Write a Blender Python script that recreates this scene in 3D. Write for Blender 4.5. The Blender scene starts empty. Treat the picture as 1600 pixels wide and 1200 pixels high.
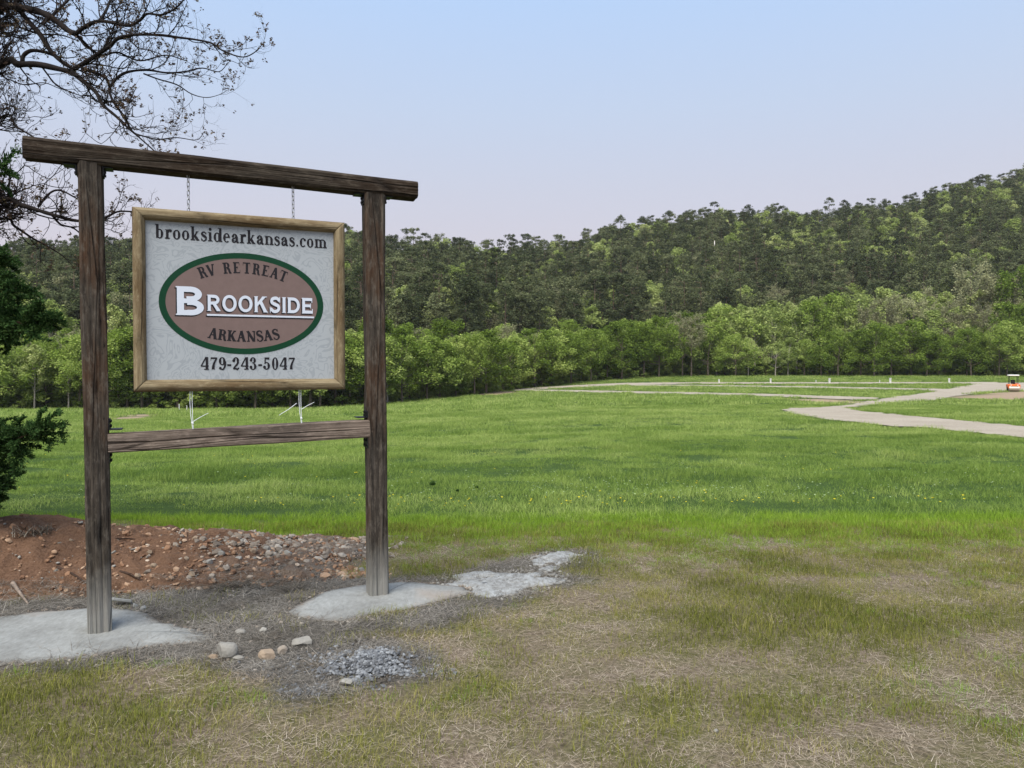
import bpy, math, random
import numpy as np
from mathutils import Vector, Matrix

random.seed(7)
RNG = np.random.default_rng(7)
R = math.radians
sc = bpy.context.scene
COL = sc.collection

# ------------------------------------------------------------------ camera
CAM_Z = 1.6
PITCH = R(1.337)
F = 1200.0                                   # focal length in pixels of the 1600 x 1200 photograph
cam = bpy.data.objects.new('camera', bpy.data.cameras.new('camera'))
COL.objects.link(cam)
cam.location = (0, 0, CAM_Z)
cam.rotation_euler = (R(90) - PITCH, 0, 0)
cam.data.sensor_width = 36
cam.data.lens = 36 * F / 1600
cam.data.clip_start = 0.05
cam.data.clip_end = 3000
sc.camera = cam

# ------------------------------------------------------------------ sky, sun, exposure
SUN_EL, SUN_AZ = R(55), R(-160)               # azimuth from +Y towards +X
world = bpy.data.worlds.new('World')
sc.world = world
world.use_nodes = True
wn, wl = world.node_tree.nodes, world.node_tree.links
wn.clear()
wo = wn.new('ShaderNodeOutputWorld')
bg = wn.new('ShaderNodeBackground')
bg.inputs['Strength'].default_value = 0.10
sky = wn.new('ShaderNodeTexSky')
sky.sky_type = 'NISHITA'
sky.sun_disc = False
sky.sun_elevation = SUN_EL
sky.sun_rotation = SUN_AZ
sky.dust_density = 1.5
sky.ozone_density = 1.2
tc = wn.new('ShaderNodeTexCoord')
sep = wn.new('ShaderNodeSeparateXYZ')
wl.new(tc.outputs['Generated'], sep.inputs[0])
ramp = wn.new('ShaderNodeValToRGB')          # dusk gradient: lilac haze at the horizon, clear blue overhead
cr = ramp.color_ramp
cr.elements[0].position = 0.0
cr.elements[0].color = (0.66, 0.60, 0.70, 1)
cr.elements[1].position = 1.0
cr.elements[1].color = (0.42, 0.58, 0.86, 1)
for p, c in ((0.14, (0.64, 0.60, 0.67, 1)), (0.22, (0.60, 0.62, 0.73, 1)), (0.31, (0.55, 0.645, 0.82, 1)), (0.43, (0.48, 0.65, 0.93, 1)), (0.55, (0.45, 0.62, 0.91, 1))):
    e = cr.elements.new(p)
    e.color = c
wl.new(sep.outputs['Z'], ramp.inputs[0])
scl10 = wn.new('ShaderNodeVectorMath')
scl10.operation = 'SCALE'
scl10.inputs['Scale'].default_value = 8.0
wl.new(ramp.outputs[0], scl10.inputs[0])
mixs = wn.new('ShaderNodeMix')
mixs.data_type = 'RGBA'
mixs.inputs[0].default_value = 0.92
wl.new(sky.outputs[0], mixs.inputs[6])
wl.new(scl10.outputs[0], mixs.inputs[7])
wl.new(mixs.outputs[2], bg.inputs['Color'])
wl.new(bg.outputs[0], wo.inputs[0])

sun_d = bpy.data.lights.new('sun', 'SUN')
sun_d.energy = 4.3
sun_d.angle = R(50)
sun_d.color = (1.0, 0.94, 0.84)
sun = bpy.data.objects.new('sun', sun_d)
COL.objects.link(sun)
sdir = Vector((math.sin(SUN_AZ) * math.cos(SUN_EL), math.cos(SUN_AZ) * math.cos(SUN_EL), math.sin(SUN_EL)))
sun.rotation_euler = sdir.to_track_quat('Z', 'Y').to_euler()
sun.location = sdir * 50

sc.view_settings.view_transform = 'Standard'
sc.view_settings.look = 'None'
sc.view_settings.gamma = 1
sc.view_settings.exposure = 0.42
sc.view_settings.use_curve_mapping = False
sc.cycles.max_bounces = 5
sc.cycles.diffuse_bounces = 3
sc.cycles.glossy_bounces = 2
sc.cycles.transmission_bounces = 3
sc.cycles.transparent_max_bounces = 4
sc.cycles.use_denoising = True
sc.cycles.volume_bounces = 0
HAZE = 0.00011

# ------------------------------------------------------------------ numeric helpers
def _hash(ix, iy, iz, seed):
    n = (ix.astype(np.uint32) * np.uint32(374761393) + iy.astype(np.uint32) * np.uint32(668265263)
         + iz.astype(np.uint32) * np.uint32(2246822519) + np.uint32(seed * 3266489917 % 4294967296))
    n = (n ^ (n >> np.uint32(13))) * np.uint32(1274126177)
    n = (n ^ (n >> np.uint32(16))) * np.uint32(2654435761)
    n = n ^ (n >> np.uint32(15))
    return n.astype(np.float64) / 4294967295.0

def vnoise(x, y, z=0.0, seed=0):
    """value noise in -1..1"""
    x, y, z = np.broadcast_arrays(np.asarray(x, float), np.asarray(y, float), np.asarray(z, float))
    fx, fy, fz = np.floor(x), np.floor(y), np.floor(z)
    ix, iy, iz = (a.astype(np.int64) & 0xffffffff for a in (fx, fy, fz))
    tx, ty, tz = x - fx, y - fy, z - fz
    tx, ty, tz = (t * t * (3 - 2 * t) for t in (tx, ty, tz))
    one = np.int64(1)
    def c(a, b, d):
        return _hash((ix + a) & 0xffffffff, (iy + b) & 0xffffffff, (iz + d) & 0xffffffff, seed)
    r = 0
    for a in (0, 1):
        for b in (0, 1):
            for d in (0, 1):
                w = (tx if a else 1 - tx) * (ty if b else 1 - ty) * (tz if d else 1 - tz)
                r = r + w * c(a, b, d)
    return r * 2 - 1

def fbm(x, y, z=0.0, seed=0, octv=4):
    r, a, f = 0, 0.5, 1.0
    for k in range(octv):
        r = r + a * vnoise(np.asarray(x) * f, np.asarray(y) * f, np.asarray(z) * f, seed + k)
        a *= 0.5
        f *= 2.03
    return r

def sstep(a, b, x):
    t = np.clip((np.asarray(x, float) - a) / (b - a), 0, 1)
    return t * t * (3 - 2 * t)

def in_poly(x, y, poly):
    x, y = np.asarray(x), np.asarray(y)
    ins = np.zeros(x.shape, bool)
    n = len(poly)
    for i in range(n):
        x0, y0 = poly[i]
        x1, y1 = poly[(i + 1) % n]
        if y0 == y1:
            continue
        cnd = ((y0 > y) != (y1 > y)) & (x < (x1 - x0) * (y - y0) / (y1 - y0) + x0)
        ins ^= cnd
    return ins

CP, SP = math.cos(PITCH), math.sin(PITCH)
def ray(px, py):
    dx, dy = (px - 800) / F, (600 - py) / F
    Y = CP + dy * SP
    return dx / Y, (-SP + dy * CP) / Y          # X per metre of Y, Z per metre of Y

def at(px, py, Y):
    u, v = ray(px, py)
    return np.array((u * Y, Y, CAM_Z + v * Y))

def to_px(X, Y, Z):
    """where a world point shows in the 1600 x 1200 photograph"""
    zr = np.asarray(Z) - CAM_Z
    d = Y * CP - zr * SP
    return 800 + F * X / d, 600 - F * (zr * CP + Y * SP) / d

# ------------------------------------------------------------------ terrain
_YK = np.array([0, 7.6, 9, 14, 30, 60, 95, 130, 170, 600.])
_DL = np.array([0, 0, .10, .35, 1.2, 2.4, 3.75, 4.2, 4.2, 4.2])
_YR = np.array([0, 7.6, 9, 14, 30, 60, 90, 100, 130, 150, 170, 600.])
_DR = np.array([0, 0, .08, .25, .75, 1.45, 1.70, 1.72, 1.1, .4, .2, .2])
def terrain(X, Y):
    X, Y = np.asarray(X, float), np.asarray(Y, float)
    t = sstep(-.35, .25, X / np.maximum(Y, 8))
    d = np.interp(Y, _YK, _DL) * (1 - t) + np.interp(Y, _YR, _DR) * t
    b = sstep(8.5, 13, Y) * sstep(30, 14, Y) * (.08 * vnoise(X / 3.0, Y / 1.6, 0, 3) + .05 * vnoise(X / 1.2, Y / .7, 0, 4)) + .012 * vnoise(X / .35, Y / .35, 0, 5) + .02 * vnoise(X / 1.1, Y / 1.1, 0, 6)
    return -d + b * np.where(Y < 8.5, .7, 1)

def mound_h(X, Y):
    X, Y = np.asarray(X, float), np.asarray(Y, float)
    yc = 5.95 + (X + 4.2) * .16
    H = np.interp(X, [-9, -6.5, -4.5, -3.5, -3, -2.4, -1.8, -1.3, -.85], [0, .34, .41, .34, .27, .17, .085, .025, -.06])
    t = np.where(Y < yc, (yc - Y) / (.88 + .08 * vnoise(X * 1.3, Y * 0, 0, 9)), (Y - yc) / .8)
    s = np.clip(1 - t * t, 0, 1) ** 1.3
    return H * s + .075 * fbm(X / .3, Y / .3, 0, 11) * np.clip(H * 6, 0, 1) * np.clip(s * 5, 0, 1) + np.where(s <= 0, -.06, 0)

def ground(X, Y):
    return np.maximum(terrain(X, Y), mound_h(X, Y))

def hit(px, py):
    u, v = ray(px, py)
    Ys = np.concatenate([np.arange(2, 20, .02), np.arange(20, 220, .1)])
    g = CAM_Z + v * Ys - terrain(u * Ys, Ys)
    k = np.argmax(g <= 0) if (g <= 0).any() else len(Ys) - 1
    return float(u * Ys[k]), float(Ys[k])

def flat(px, py, z=0.0):
    u, v = ray(px, py)
    Y = (z - CAM_Z) / v
    return (u * Y, Y)

def treeline_Y(u):
    return np.interp(u, [-.9, -.2, -.05, .1, .2, .9], [90, 97, 115, 140, 150, 153])

_RPX = np.array([-900, -300, -100, 60, 150, 300, 540, 600, 640, 700, 760, 830, 900, 960, 1050, 1110, 1200, 1280, 1340, 1400, 1450, 1500, 1560, 1600, 1700, 2200.])
_RPY = np.array([420, 410, 400, 392, 385, 375, 366, 383, 388, 384, 396, 386, 378, 360, 341, 331, 335, 338, 322, 324, 305, 292, 280, 264, 245, 215.])
PINE_H = 17.0
def ridge(u):
    px = 800 + F * u
    Yr = np.interp(u, [-.9, -.2, 0, .2, .7], [245, 260, 280, 315, 335])
    return Yr, CAM_Z + (572 - np.interp(px, _RPX, _RPY)) / F * Yr - PINE_H + 1.0

def hill(X, Y):
    X, Y = np.asarray(X, float), np.asarray(Y, float)
    u = X / np.maximum(Y, 20)
    Yr, zr = ridge(u)
    Yb = treeline_Y(u) + 18
    zb = -np.interp(u, [-.3, .2], [4.3, .4])
    s = np.clip((Y - Yb) / (Yr - Yb), 0, 1)
    z = zb + (zr - zb) * (s ** 1.1)
    z = np.where(Y > Yr, zr - (Y - Yr) * .18, z)
    z = np.where(Y < Yb, zb - (Yb - Y) * .25, z)
    return z + 1.0 * vnoise(X / 18, Y / 18, 0, 21) * sstep(0, .15, s)

# ------------------------------------------------------------------ mesh helpers
class MB:
    """collects vertices and faces (with a material slot each); build() links them as ONE object"""
    def __init__(s):
        s.v, s.f, s.m, s.n = [], [], [], 0
        s.t = []
    def add(s, V, Fc, mi=0, tint=0.5):
        V = np.asarray(V, float).reshape(-1, 3)
        for f in Fc:
            s.f.append(tuple(int(i) + s.n for i in f))
        s.m += [mi] * len(Fc)
        s.v.append(V)
        s.t.append(np.full(len(V), tint) if np.isscalar(tint) else np.asarray(tint))
        s.n += len(V)
        return s
    def mesh(s, name, mats, smooth=False, tint=False):
        me = bpy.data.meshes.new(name)
        V = np.concatenate(s.v) if s.v else np.zeros((0, 3))
        me.from_pydata(V.tolist(), [], s.f)
        for m in (mats if isinstance(mats, (list, tuple)) else [mats]):
            me.materials.append(m)
        if s.f:
            me.polygons.foreach_set('material_index', np.array(s.m, np.int32))
            me.polygons.foreach_set('use_smooth', np.full(len(s.f), smooth, bool))
        if tint:
            me.attributes.new('tint', 'FLOAT', 'POINT').data.foreach_set('value', np.concatenate(s.t).astype(np.float32))
        me.update()
        return me
    def build(s, name, mats, parent=None, smooth=False, tint=False):
        return link(name, s.mesh(name, mats, smooth, tint), parent)

def link(name, me, parent=None):
    o = bpy.data.objects.new(name, me)
    COL.objects.link(o)
    if parent is not None:
        o.parent = parent
    return o

def tri_mesh(name, V, Fc, mats, tint=None, smooth=False, mat_idx=None):
    """large uniform meshes from numpy arrays"""
    V = np.ascontiguousarray(V, np.float32)
    Fc = np.ascontiguousarray(Fc, np.int32)
    k = Fc.shape[1]
    me = bpy.data.meshes.new(name)
    me.vertices.add(len(V))
    me.vertices.foreach_set('co', V.ravel())
    me.loops.add(Fc.size)
    me.loops.foreach_set('vertex_index', Fc.ravel())
    me.polygons.add(len(Fc))
    me.polygons.foreach_set('loop_start', np.arange(0, Fc.size, k, dtype=np.int32))
    for m in (mats if isinstance(mats, (list, tuple)) else [mats]):
        me.materials.append(m)
    me.polygons.foreach_set('use_smooth', np.full(len(Fc), smooth, bool))
    if mat_idx is not None:
        me.polygons.foreach_set('material_index', np.asarray(mat_idx, np.int32))
    if tint is not None:
        me.attributes.new('tint', 'FLOAT', 'POINT').data.foreach_set('value', np.asarray(tint, np.float32))
    me.update(calc_edges=True)
    me.validate()
    return me

def empty(name, loc=(0, 0, 0), rz=0.0):
    o = bpy.data.objects.new(name, None)
    COL.objects.link(o)
    o.location = loc
    o.rotation_euler = (0, 0, rz)
    o.empty_display_size = .2
    return o

def tag(o, label=None, cat=None, group=None, kind=None):
    if label: o['label'] = label
    if cat: o['category'] = cat
    if group: o['group'] = group
    if kind: o['kind'] = kind
    return o

def grid_faces(nx, ny, wrap=False):
    i = np.arange(nx - 1 + (1 if wrap else 0))[:, None]
    j = np.arange(ny - 1)[None, :]
    a = (i % nx) * ny + j
    b = ((i + 1) % nx) * ny + j
    return np.stack([a, b, b + 1, a + 1], -1).reshape(-1, 4)

def tube(path, rad, sides=6, cap=True):
    P = np.asarray(path, float)
    n = len(P)
    rad = np.broadcast_to(np.asarray(rad, float), (n,))
    T = np.gradient(P, axis=0)
    T /= np.linalg.norm(T, axis=1)[:, None] + 1e-9
    ref = np.array((0, 0, 1.)) if abs(T[0, 2]) < .9 else np.array((1., 0, 0))
    V = []
    a = np.arange(sides) * 2 * math.pi / sides
    for k in range(n):
        N = ref - T[k] * ref.dot(T[k])
        N /= np.linalg.norm(N) + 1e-9
        ref = N
        B = np.cross(T[k], N)
        V.append(P[k] + rad[k] * (np.cos(a)[:, None] * N + np.sin(a)[:, None] * B))
    V = np.concatenate(V)
    Fc = []
    for k in range(n - 1):
        for s in range(sides):
            s2 = (s + 1) % sides
            Fc.append((k * sides + s, k * sides + s2, (k + 1) * sides + s2, (k + 1) * sides + s))
    if cap:
        Fc.append(tuple(range(sides))[::-1])
        Fc.append(tuple((n - 1) * sides + s for s in range(sides)))
    return V, Fc

def box(cx, cy, cz, sx, sy, sz, bev=0.0):
    """a box with chamfered edges"""
    b = min(bev, sx / 2.01, sy / 2.01, sz / 2.01)
    if b <= 0:
        V = [(cx + i * sx / 2, cy + j * sy / 2, cz + k * sz / 2) for i in (-1, 1) for j in (-1, 1) for k in (-1, 1)]
        return V, [(0, 1, 3, 2), (4, 6, 7, 5), (0, 4, 5, 1), (2, 3, 7, 6), (0, 2, 6, 4), (1, 5, 7, 3)]
    V, Fc = [], []
    idx = {}
    hx, hy, hz = sx / 2, sy / 2, sz / 2
    for i in (-1, 1):
        for j in (-1, 1):
            for k in (-1, 1):
                for ax in range(3):
                    p = [i * (hx - b), j * (hy - b), k * (hz - b)]
                    p[ax] = (i * hx, j * hy, k * hz)[ax]
                    idx[(i, j, k, ax)] = len(V)
                    V.append((cx + p[0], cy + p[1], cz + p[2]))
    def q(*ks): Fc.append(tuple(idx[k] for k in ks))
    for s in (-1, 1):
        q((s, -1, -1, 0), (s, 1, -1, 0), (s, 1, 1, 0), (s, -1, 1, 0))
        q((-1, s, -1, 1), (1, s, -1, 1), (1, s, 1, 1), (-1, s, 1, 1))
        q((-1, -1, s, 2), (1, -1, s, 2), (1, 1, s, 2), (-1, 1, s, 2))
        for t in (-1, 1):
            q((s, t, -1, 0), (s, t, 1, 0), (s, t, 1, 1), (s, t, -1, 1))
            q((s, -1, t, 0), (s, 1, t, 0), (s, 1, t, 2), (s, -1, t, 2))
            q((-1, s, t, 1), (1, s, t, 1), (1, s, t, 2), (-1, s, t, 2))
            for w in (-1, 1):
                q((s, t, w, 0), (s, t, w, 1), (s, t, w, 2))
    return V, Fc

# ------------------------------------------------------------------ material helpers
def mat(name, rough=0.9, spec=0.2):
    m = bpy.data.materials.new(name)
    m.use_nodes = True
    b = m.node_tree.nodes['Principled BSDF']
    b.inputs['Roughness'].default_value = rough
    b.inputs['Specular IOR Level'].default_value = spec
    return m, m.node_tree.nodes, m.node_tree.links, b

def N(nodes, typ, **kw):
    n = nodes.new(typ)
    for k, v in kw.items():
        if k.startswith('i_'):
            n.inputs[k[2:].replace('_', ' ')].default_value = v
        else:
            setattr(n, k, v)
    return n

def noise(nodes, links, vec, scale, detail=4, rough=.6, sc3=None):
    n = N(nodes, 'ShaderNodeTexNoise', i_Scale=scale, i_Detail=detail, i_Roughness=rough)
    if sc3 is not None:
        mp = nodes.new('ShaderNodeMapping')
        mp.inputs['Scale'].default_value = sc3
        links.new(vec, mp.inputs['Vector'])
        vec = mp.outputs[0]
    links.new(vec, n.inputs['Vector'])
    return n.outputs['Fac']

def rampn(nodes, links, fac, stops):
    r = nodes.new('ShaderNodeValToRGB')
    e = r.color_ramp.elements
    e[0].position, e[0].color = stops[0][0], (*stops[0][1], 1)
    e[1].position, e[1].color = stops[-1][0], (*stops[-1][1], 1)
    for p, c in stops[1:-1]:
        k = e.new(p)
        k.color = (*c, 1)
    links.new(fac, r.inputs[0])
    return r.outputs[0]

def mixc(nodes, links, fac, a, b, blend='MIX'):
    m = nodes.new('ShaderNodeMix')
    m.data_type = 'RGBA'
    m.blend_type = blend
    for s, v in ((0, fac), (6, a), (7, b)):
        if isinstance(v, (int, float)):
            m.inputs[s].default_value = v
        elif isinstance(v, tuple):
            m.inputs[s].default_value = (*v, 1)
        else:
            links.new(v, m.inputs[s])
    return m.outputs[2]

def mathn(nodes, links, op, a, b=None, clamp=False):
    m = nodes.new('ShaderNodeMath')
    m.operation = op
    m.use_clamp = clamp
    for s, v in ((0, a), (1, b)):
        if v is None: continue
        if isinstance(v, (int, float)): m.inputs[s].default_value = v
        else: links.new(v, m.inputs[s])
    return m.outputs[0]

def bump(nodes, links, b, h, strength=.3, dist=.01):
    n = N(nodes, 'ShaderNodeBump', i_Strength=strength, i_Distance=dist)
    links.new(h, n.inputs['Height'])
    links.new(n.outputs[0], b.inputs['Normal'])

def simple(name, col, rough=.6, metal=0.0, var=.15, scale=30):
    m, n, l, b = mat(name, rough)
    b.inputs['Metallic'].default_value = metal
    c = n.new('ShaderNodeTexCoord')
    f = noise(n, l, c.outputs['Object'], scale, 5)
    lo = tuple(x * (1 - var) for x in col)
    hi = tuple(min(1, x * (1 + var)) for x in col)
    l.new(rampn(n, l, f, [(.3, lo), (.7, hi)]), b.inputs['Base Color'])
    return m

def leaf_mat(name, stops, trans=.3, objvar=.25, inst=False):
    """leaves: colour from a per-leaf tint, shifted a little for each plant; lets some light through"""
    m = bpy.data.materials.new(name)
    m.use_nodes = True
    n, l = m.node_tree.nodes, m.node_tree.links
    n.clear()
    out = n.new('ShaderNodeOutputMaterial')
    a = N(n, 'ShaderNodeAttribute', attribute_name='tint')
    f = a.outputs['Fac']
    if inst:
        a2 = N(n, 'ShaderNodeAttribute', attribute_name='patch', attribute_type='INSTANCER')
        f = mathn(n, l, 'ADD', mathn(n, l, 'MULTIPLY', f, .45), mathn(n, l, 'MULTIPLY', a2.outputs['Fac'], .55))
    else:
        oi = n.new('ShaderNodeObjectInfo')
        f = mathn(n, l, 'ADD', f, mathn(n, l, 'MULTIPLY', mathn(n, l, 'SUBTRACT', oi.outputs['Random'], .5), objvar), True)
    c = rampn(n, l, f, stops)
    d = n.new('ShaderNodeBsdfDiffuse')
    t = n.new('ShaderNodeBsdfTranslucent')
    l.new(c, d.inputs[0])
    l.new(c, t.inputs[0])
    ms = n.new('ShaderNodeMixShader')
    ms.inputs[0].default_value = trans
    l.new(d.outputs[0], ms.inputs[1])
    l.new(t.outputs[0], ms.inputs[2])
    l.new(ms.outputs[0], out.inputs[0])
    return m

# ------------------------------------------------------------------ outlines on the ground (world metres)
PAD1 = [flat(*p) for p in ((-120, 990), (-40, 972), (20, 964), (70, 957), (130, 951), (180, 955), (230, 966), (285, 980), (335, 992), (318, 1003), (255, 1010), (200, 1016), (150, 1022), (95, 1033), (20, 1037), (-60, 1040), (-130, 1030))]
PAD2 = [flat(*p) for p in ((452, 957), (475, 944), (510, 929), (560, 919), (620, 912), (680, 914), (735, 918), (742, 925), (700, 936), (655, 946), (605, 958), (545, 969), (490, 970), (460, 966))]
SPILLS = [[flat(*p) for p in q] for q in (
    ((690, 913), (720, 905), (745, 897), (790, 894), (840, 895), (885, 901), (880, 909), (840, 918), (810, 930), (770, 934), (735, 930), (705, 925)),
    ((828, 872), (850, 866), (880, 864), (918, 868), (900, 876), (880, 884), (860, 890), (842, 884)),
    ((730, 915), (790, 908), (840, 896), (872, 882), (890, 880), (878, 893), (840, 908), (800, 919), (750, 924)),
    ((712, 902), (740, 894), (765, 893), (775, 899), (750, 905), (725, 908)))]
DISTURBED = [flat(*p) for p in ((-160, 975), (-160, 920), (0, 918), (120, 922), (170, 926), (230, 925), (300, 900), (400, 885), (480, 892), (570, 905), (640, 908), (600, 925), (520, 930), (460, 955), (470, 970), (600, 965), (720, 940), (700, 965), (560, 990), (660, 1010), (690, 1060), (600, 1075), (450, 1095), (400, 1060), (320, 1035), (180, 1040), (20, 1050), (-160, 1046), (-160, 1010))]
DISTURBED2 = [flat(*p) for p in ((590, 902), (700, 898), (750, 884), (830, 866), (870, 858), (935, 860), (925, 882), (890, 893), (915, 908), (850, 925), (800, 948), (720, 968), (640, 985), (600, 968), (700, 938), (700, 915))]
MAIN_ROAD = [(1600, 687), (1567, 683), (1500, 676), (1440, 669), (1392, 668), (1340, 662), (1291, 657), (1240, 648), (1219, 641), (1230, 638.5), (1281, 637), (1320, 634), (1345, 629), (1363, 626), (1392, 621), (1447, 614), (1476, 609), (1512, 602), (1541, 598.5), (1600, 598), (1760, 598), (1760, 611), (1600, 611), (1567, 611), (1530, 614), (1490, 620), (1460, 626), (1425, 628.5), (1392, 629.5), (1356, 635), (1324, 637.5), (1340, 642), (1418, 650), (1515, 659), (1600, 667), (1760, 682), (1760, 706)]
PATHS = [
    [(800, 608.5), (900, 610), (1000, 612), (1080, 613.5), (1200, 616), (1300, 619.5), (1372, 621.5), (1372, 625.5), (1340, 625.5), (1200, 620), (1080, 617), (1000, 615.5), (900, 613), (800, 611)],
    [(800, 608.3), (880, 603), (976, 598.5), (1080, 597.5), (1300, 597.5), (1560, 597.2), (1560, 600), (1300, 600), (1080, 600), (1000, 601.5), (890, 606), (820, 610)],
    [(985, 601), (1080, 601.5), (1280, 604), (1400, 606.5), (1490, 608), (1480, 611), (1400, 609.5), (1280, 606.5), (1080, 603.5), (985, 603)],
]
BARE = [[(722, 614), (750, 611.5), (800, 611), (812, 613), (780, 617), (740, 617.5)],
        [(1230, 624), (1300, 623), (1345, 626), (1330, 631), (1260, 629)],
        [(1600, 611.5), (1760, 611.5), (1760, 626), (1600, 625), (1520, 624), (1480, 622.5), (1500, 619), (1560, 613)],
        [(172, 654), (200, 648), (240, 646), (250, 650), (215, 655), (180, 658)]]
def dense(poly, step):
    out = []
    for i in range(len(poly)):
        a, b = np.array(poly[i], float), np.array(poly[(i + 1) % len(poly)], float)
        k = max(1, int(np.linalg.norm(b - a) / step))
        for j in range(k):
            out.append(tuple(a + (b - a) * j / k))
    return out
ROADS_W = [[hit(*p) for p in dense(q, 12)] for q in [MAIN_ROAD] + PATHS]
BARE_W = [[hit(*p) for p in dense(q, 12)] for q in BARE]

# ------------------------------------------------------------------ ground sheet
def axis(lo, a, b, hi, fine, grow=1.12, cap=9.0):
    c = list(np.arange(a, b + 1e-6, fine))
    s, x = fine, b
    while x < hi:
        s = min(s * grow, cap)
        x += s
        c.append(x)
    s, x = fine, a
    while x > lo:
        s = min(s * grow, cap)
        x -= s
        c.insert(0, x)
    return np.array(c)
gx = axis(-520, -6, 6, 520, .06)
gy = axis(-60, 2.2, 9.0, 520, .06, 1.03, 9.0)
GX, GY = np.meshgrid(gx, gy, indexing='ij')
GZ = terrain(GX, GY)
V = np.stack([GX, GY, GZ], -1).reshape(-1, 3)
m_ground, n, l, b = mat('thatch_and_soil', .95, .1)
geo = n.new('ShaderNodeNewGeometry')
pos = geo.outputs['Position']
f1 = noise(n, l, pos, 2.2, 6, .65)
f2 = noise(n, l, pos, 38, 5, .7)
f3 = noise(n, l, pos, 150, 3, .7)
straw = rampn(n, l, f2, [(.25, (.055, .042, .030)), (.5, (.17, .132, .096)), (.78, (.40, .33, .255))])
green = rampn(n, l, f2, [(.3, (.060, .066, .022)), (.7, (.17, .16, .06))])
near = mixc(n, l, mathn(n, l, 'MULTIPLY', mathn(n, l, 'SUBTRACT', f1, .36), 4.0, True), green, straw)
near = mixc(n, l, mathn(n, l, 'MULTIPLY', f3, .30), near, (.10, .08, .055))
grey = rampn(n, l, f2, [(.25, (.036, .032, .028)), (.55, (.105, .095, .084)), (.8, (.26, .245, .225))])
field = rampn(n, l, f2, [(.3, (.025, .05, .012)), (.7, (.07, .115, .028))])
earth = rampn(n, l, f2, [(.3, (.22, .15, .10)), (.7, (.40, .31, .22))])
za = N(n, 'ShaderNodeAttribute', attribute_name='zone')
zs = n.new('ShaderNodeSeparateColor')
l.new(za.outputs['Color'], zs.inputs[0])
c = mixc(n, l, zs.outputs[0], near, field)
c = mixc(n, l, zs.outputs[1], c, grey)
c = mixc(n, l, zs.outputs[2], c, earth)
l.new(c, b.inputs['Base Color'])
bump(n, l, b, f2, .8, .03)
gm = tri_mesh('ground', V, grid_faces(len(gx), len(gy)), m_ground, smooth=True)
zone = np.zeros((len(V), 4), np.float32)
zone[:, 3] = 1
wob = .25 * vnoise(V[:, 0] / .4, V[:, 1] / .4, 0, 31)
zone[:, 0] = sstep(7.6, 8.4, V[:, 1] + wob)
dj = .06 * vnoise(V[:, 0] / .12, V[:, 1] / .12, 0, 32)
acc = np.zeros(len(V))
for ox, oy in ((0, 0), (.07, 0), (-.07, 0), (0, .07), (0, -.07)):
    acc += in_poly(V[:, 0] + dj + ox, V[:, 1] + dj * .6 + oy, DISTURBED) + .75 * in_poly(V[:, 0] + dj * 2 + ox, V[:, 1] + dj * 1.5 + oy, DISTURBED2)
zone[:, 1] = np.clip(acc / 5, 0, 1)
for q in BARE_W:
    zone[:, 2] = np.maximum(zone[:, 2], in_poly(V[:, 0], V[:, 1], q))
gm.attributes.new('zone', 'FLOAT_COLOR', 'POINT').data.foreach_set('color', zone.ravel())
tag(link('ground', gm), 'grassy lawn and wide meadow sloping away to the trees', kind='structure')

# gravel roads through the meadow, laid on the terrain
m_road, n, l, b = mat('pale_gravel', .95, .1)
geo = n.new('ShaderNodeNewGeometry')
fa = noise(n, l, geo.outputs['Position'], .35, 6, .65)
fb = noise(n, l, geo.outputs['Position'], 9, 5, .75)
c = mixc(n, l, .5, rampn(n, l, fa, [(.3, (.25, .205, .15)), (.7, (.42, .365, .285))]), rampn(n, l, fb, [(.25, (.17, .15, .125)), (.75, (.50, .445, .37))]))
l.new(c, b.inputs['Base Color'])
bump(n, l, b, fb, .6, .05)
def road(name, poly, label, lift):
    P = np.array(poly)
    x0, y0 = P.min(0) - 1
    x1, y1 = P.max(0) + 1
    st = .3
    xs, ys = np.arange(x0, x1, st), np.arange(y0, y1, st)
    X, Y = np.meshgrid(xs, ys, indexing='ij')
    wx = X + .12 * vnoise(X / 1.5, Y / 1.5, 0, 41)
    wy = Y + .16 * vnoise(X / 1.5, Y / 1.5, 0, 42)
    ins = in_poly(wx, wy, poly)
    Z = terrain(X, Y) + lift
    Fc = grid_faces(len(xs), len(ys))
    keep = ins.ravel()[Fc].sum(1) >= 3
    Fc = Fc[keep]
    used = np.unique(Fc)
    mp = np.full(X.size, -1)
    mp[used] = np.arange(len(used))
    V = np.stack([X, Y, Z], -1).reshape(-1, 3)[used]
    o = link(name, tri_mesh(name, V, mp[Fc], m_road, smooth=True))
    tag(o, label, kind='structure')
road('gravel_road', ROADS_W[0], 'wide pale gravel road bending through the meadow', .04)
for k, q in enumerate(ROADS_W[1:]):
    road('gravel_path', q, ('long straight gravel drive crossing the meadow', 'far gravel drive below the trees', 'middle gravel drive between two strips of grass')[k], .052 - .012 * k)

# wooded hill behind the meadow
hx = np.concatenate([np.arange(-420, 421, 7.0)])
hy = np.concatenate([np.arange(96, 470, 7.0)])
HX, HY = np.meshgrid(hx, hy, indexing='ij')
HZ = hill(HX, HY)
m_hill, n, l, b = mat('leaf_litter', .95, .1)
geo = n.new('ShaderNodeNewGeometry')
f = noise(n, l, geo.outputs['Position'], .4, 6, .7)
l.new(rampn(n, l, f, [(.3, (.045, .042, .025)), (.7, (.11, .10, .06))]), b.inputs['Base Color'])
tag(link('wooded_hill', tri_mesh('wooded_hill', np.stack([HX, HY, HZ], -1).reshape(-1, 3), grid_faces(len(hx), len(hy)), m_hill, smooth=True)), 'long wooded hill behind the meadow', kind='structure')

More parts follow.
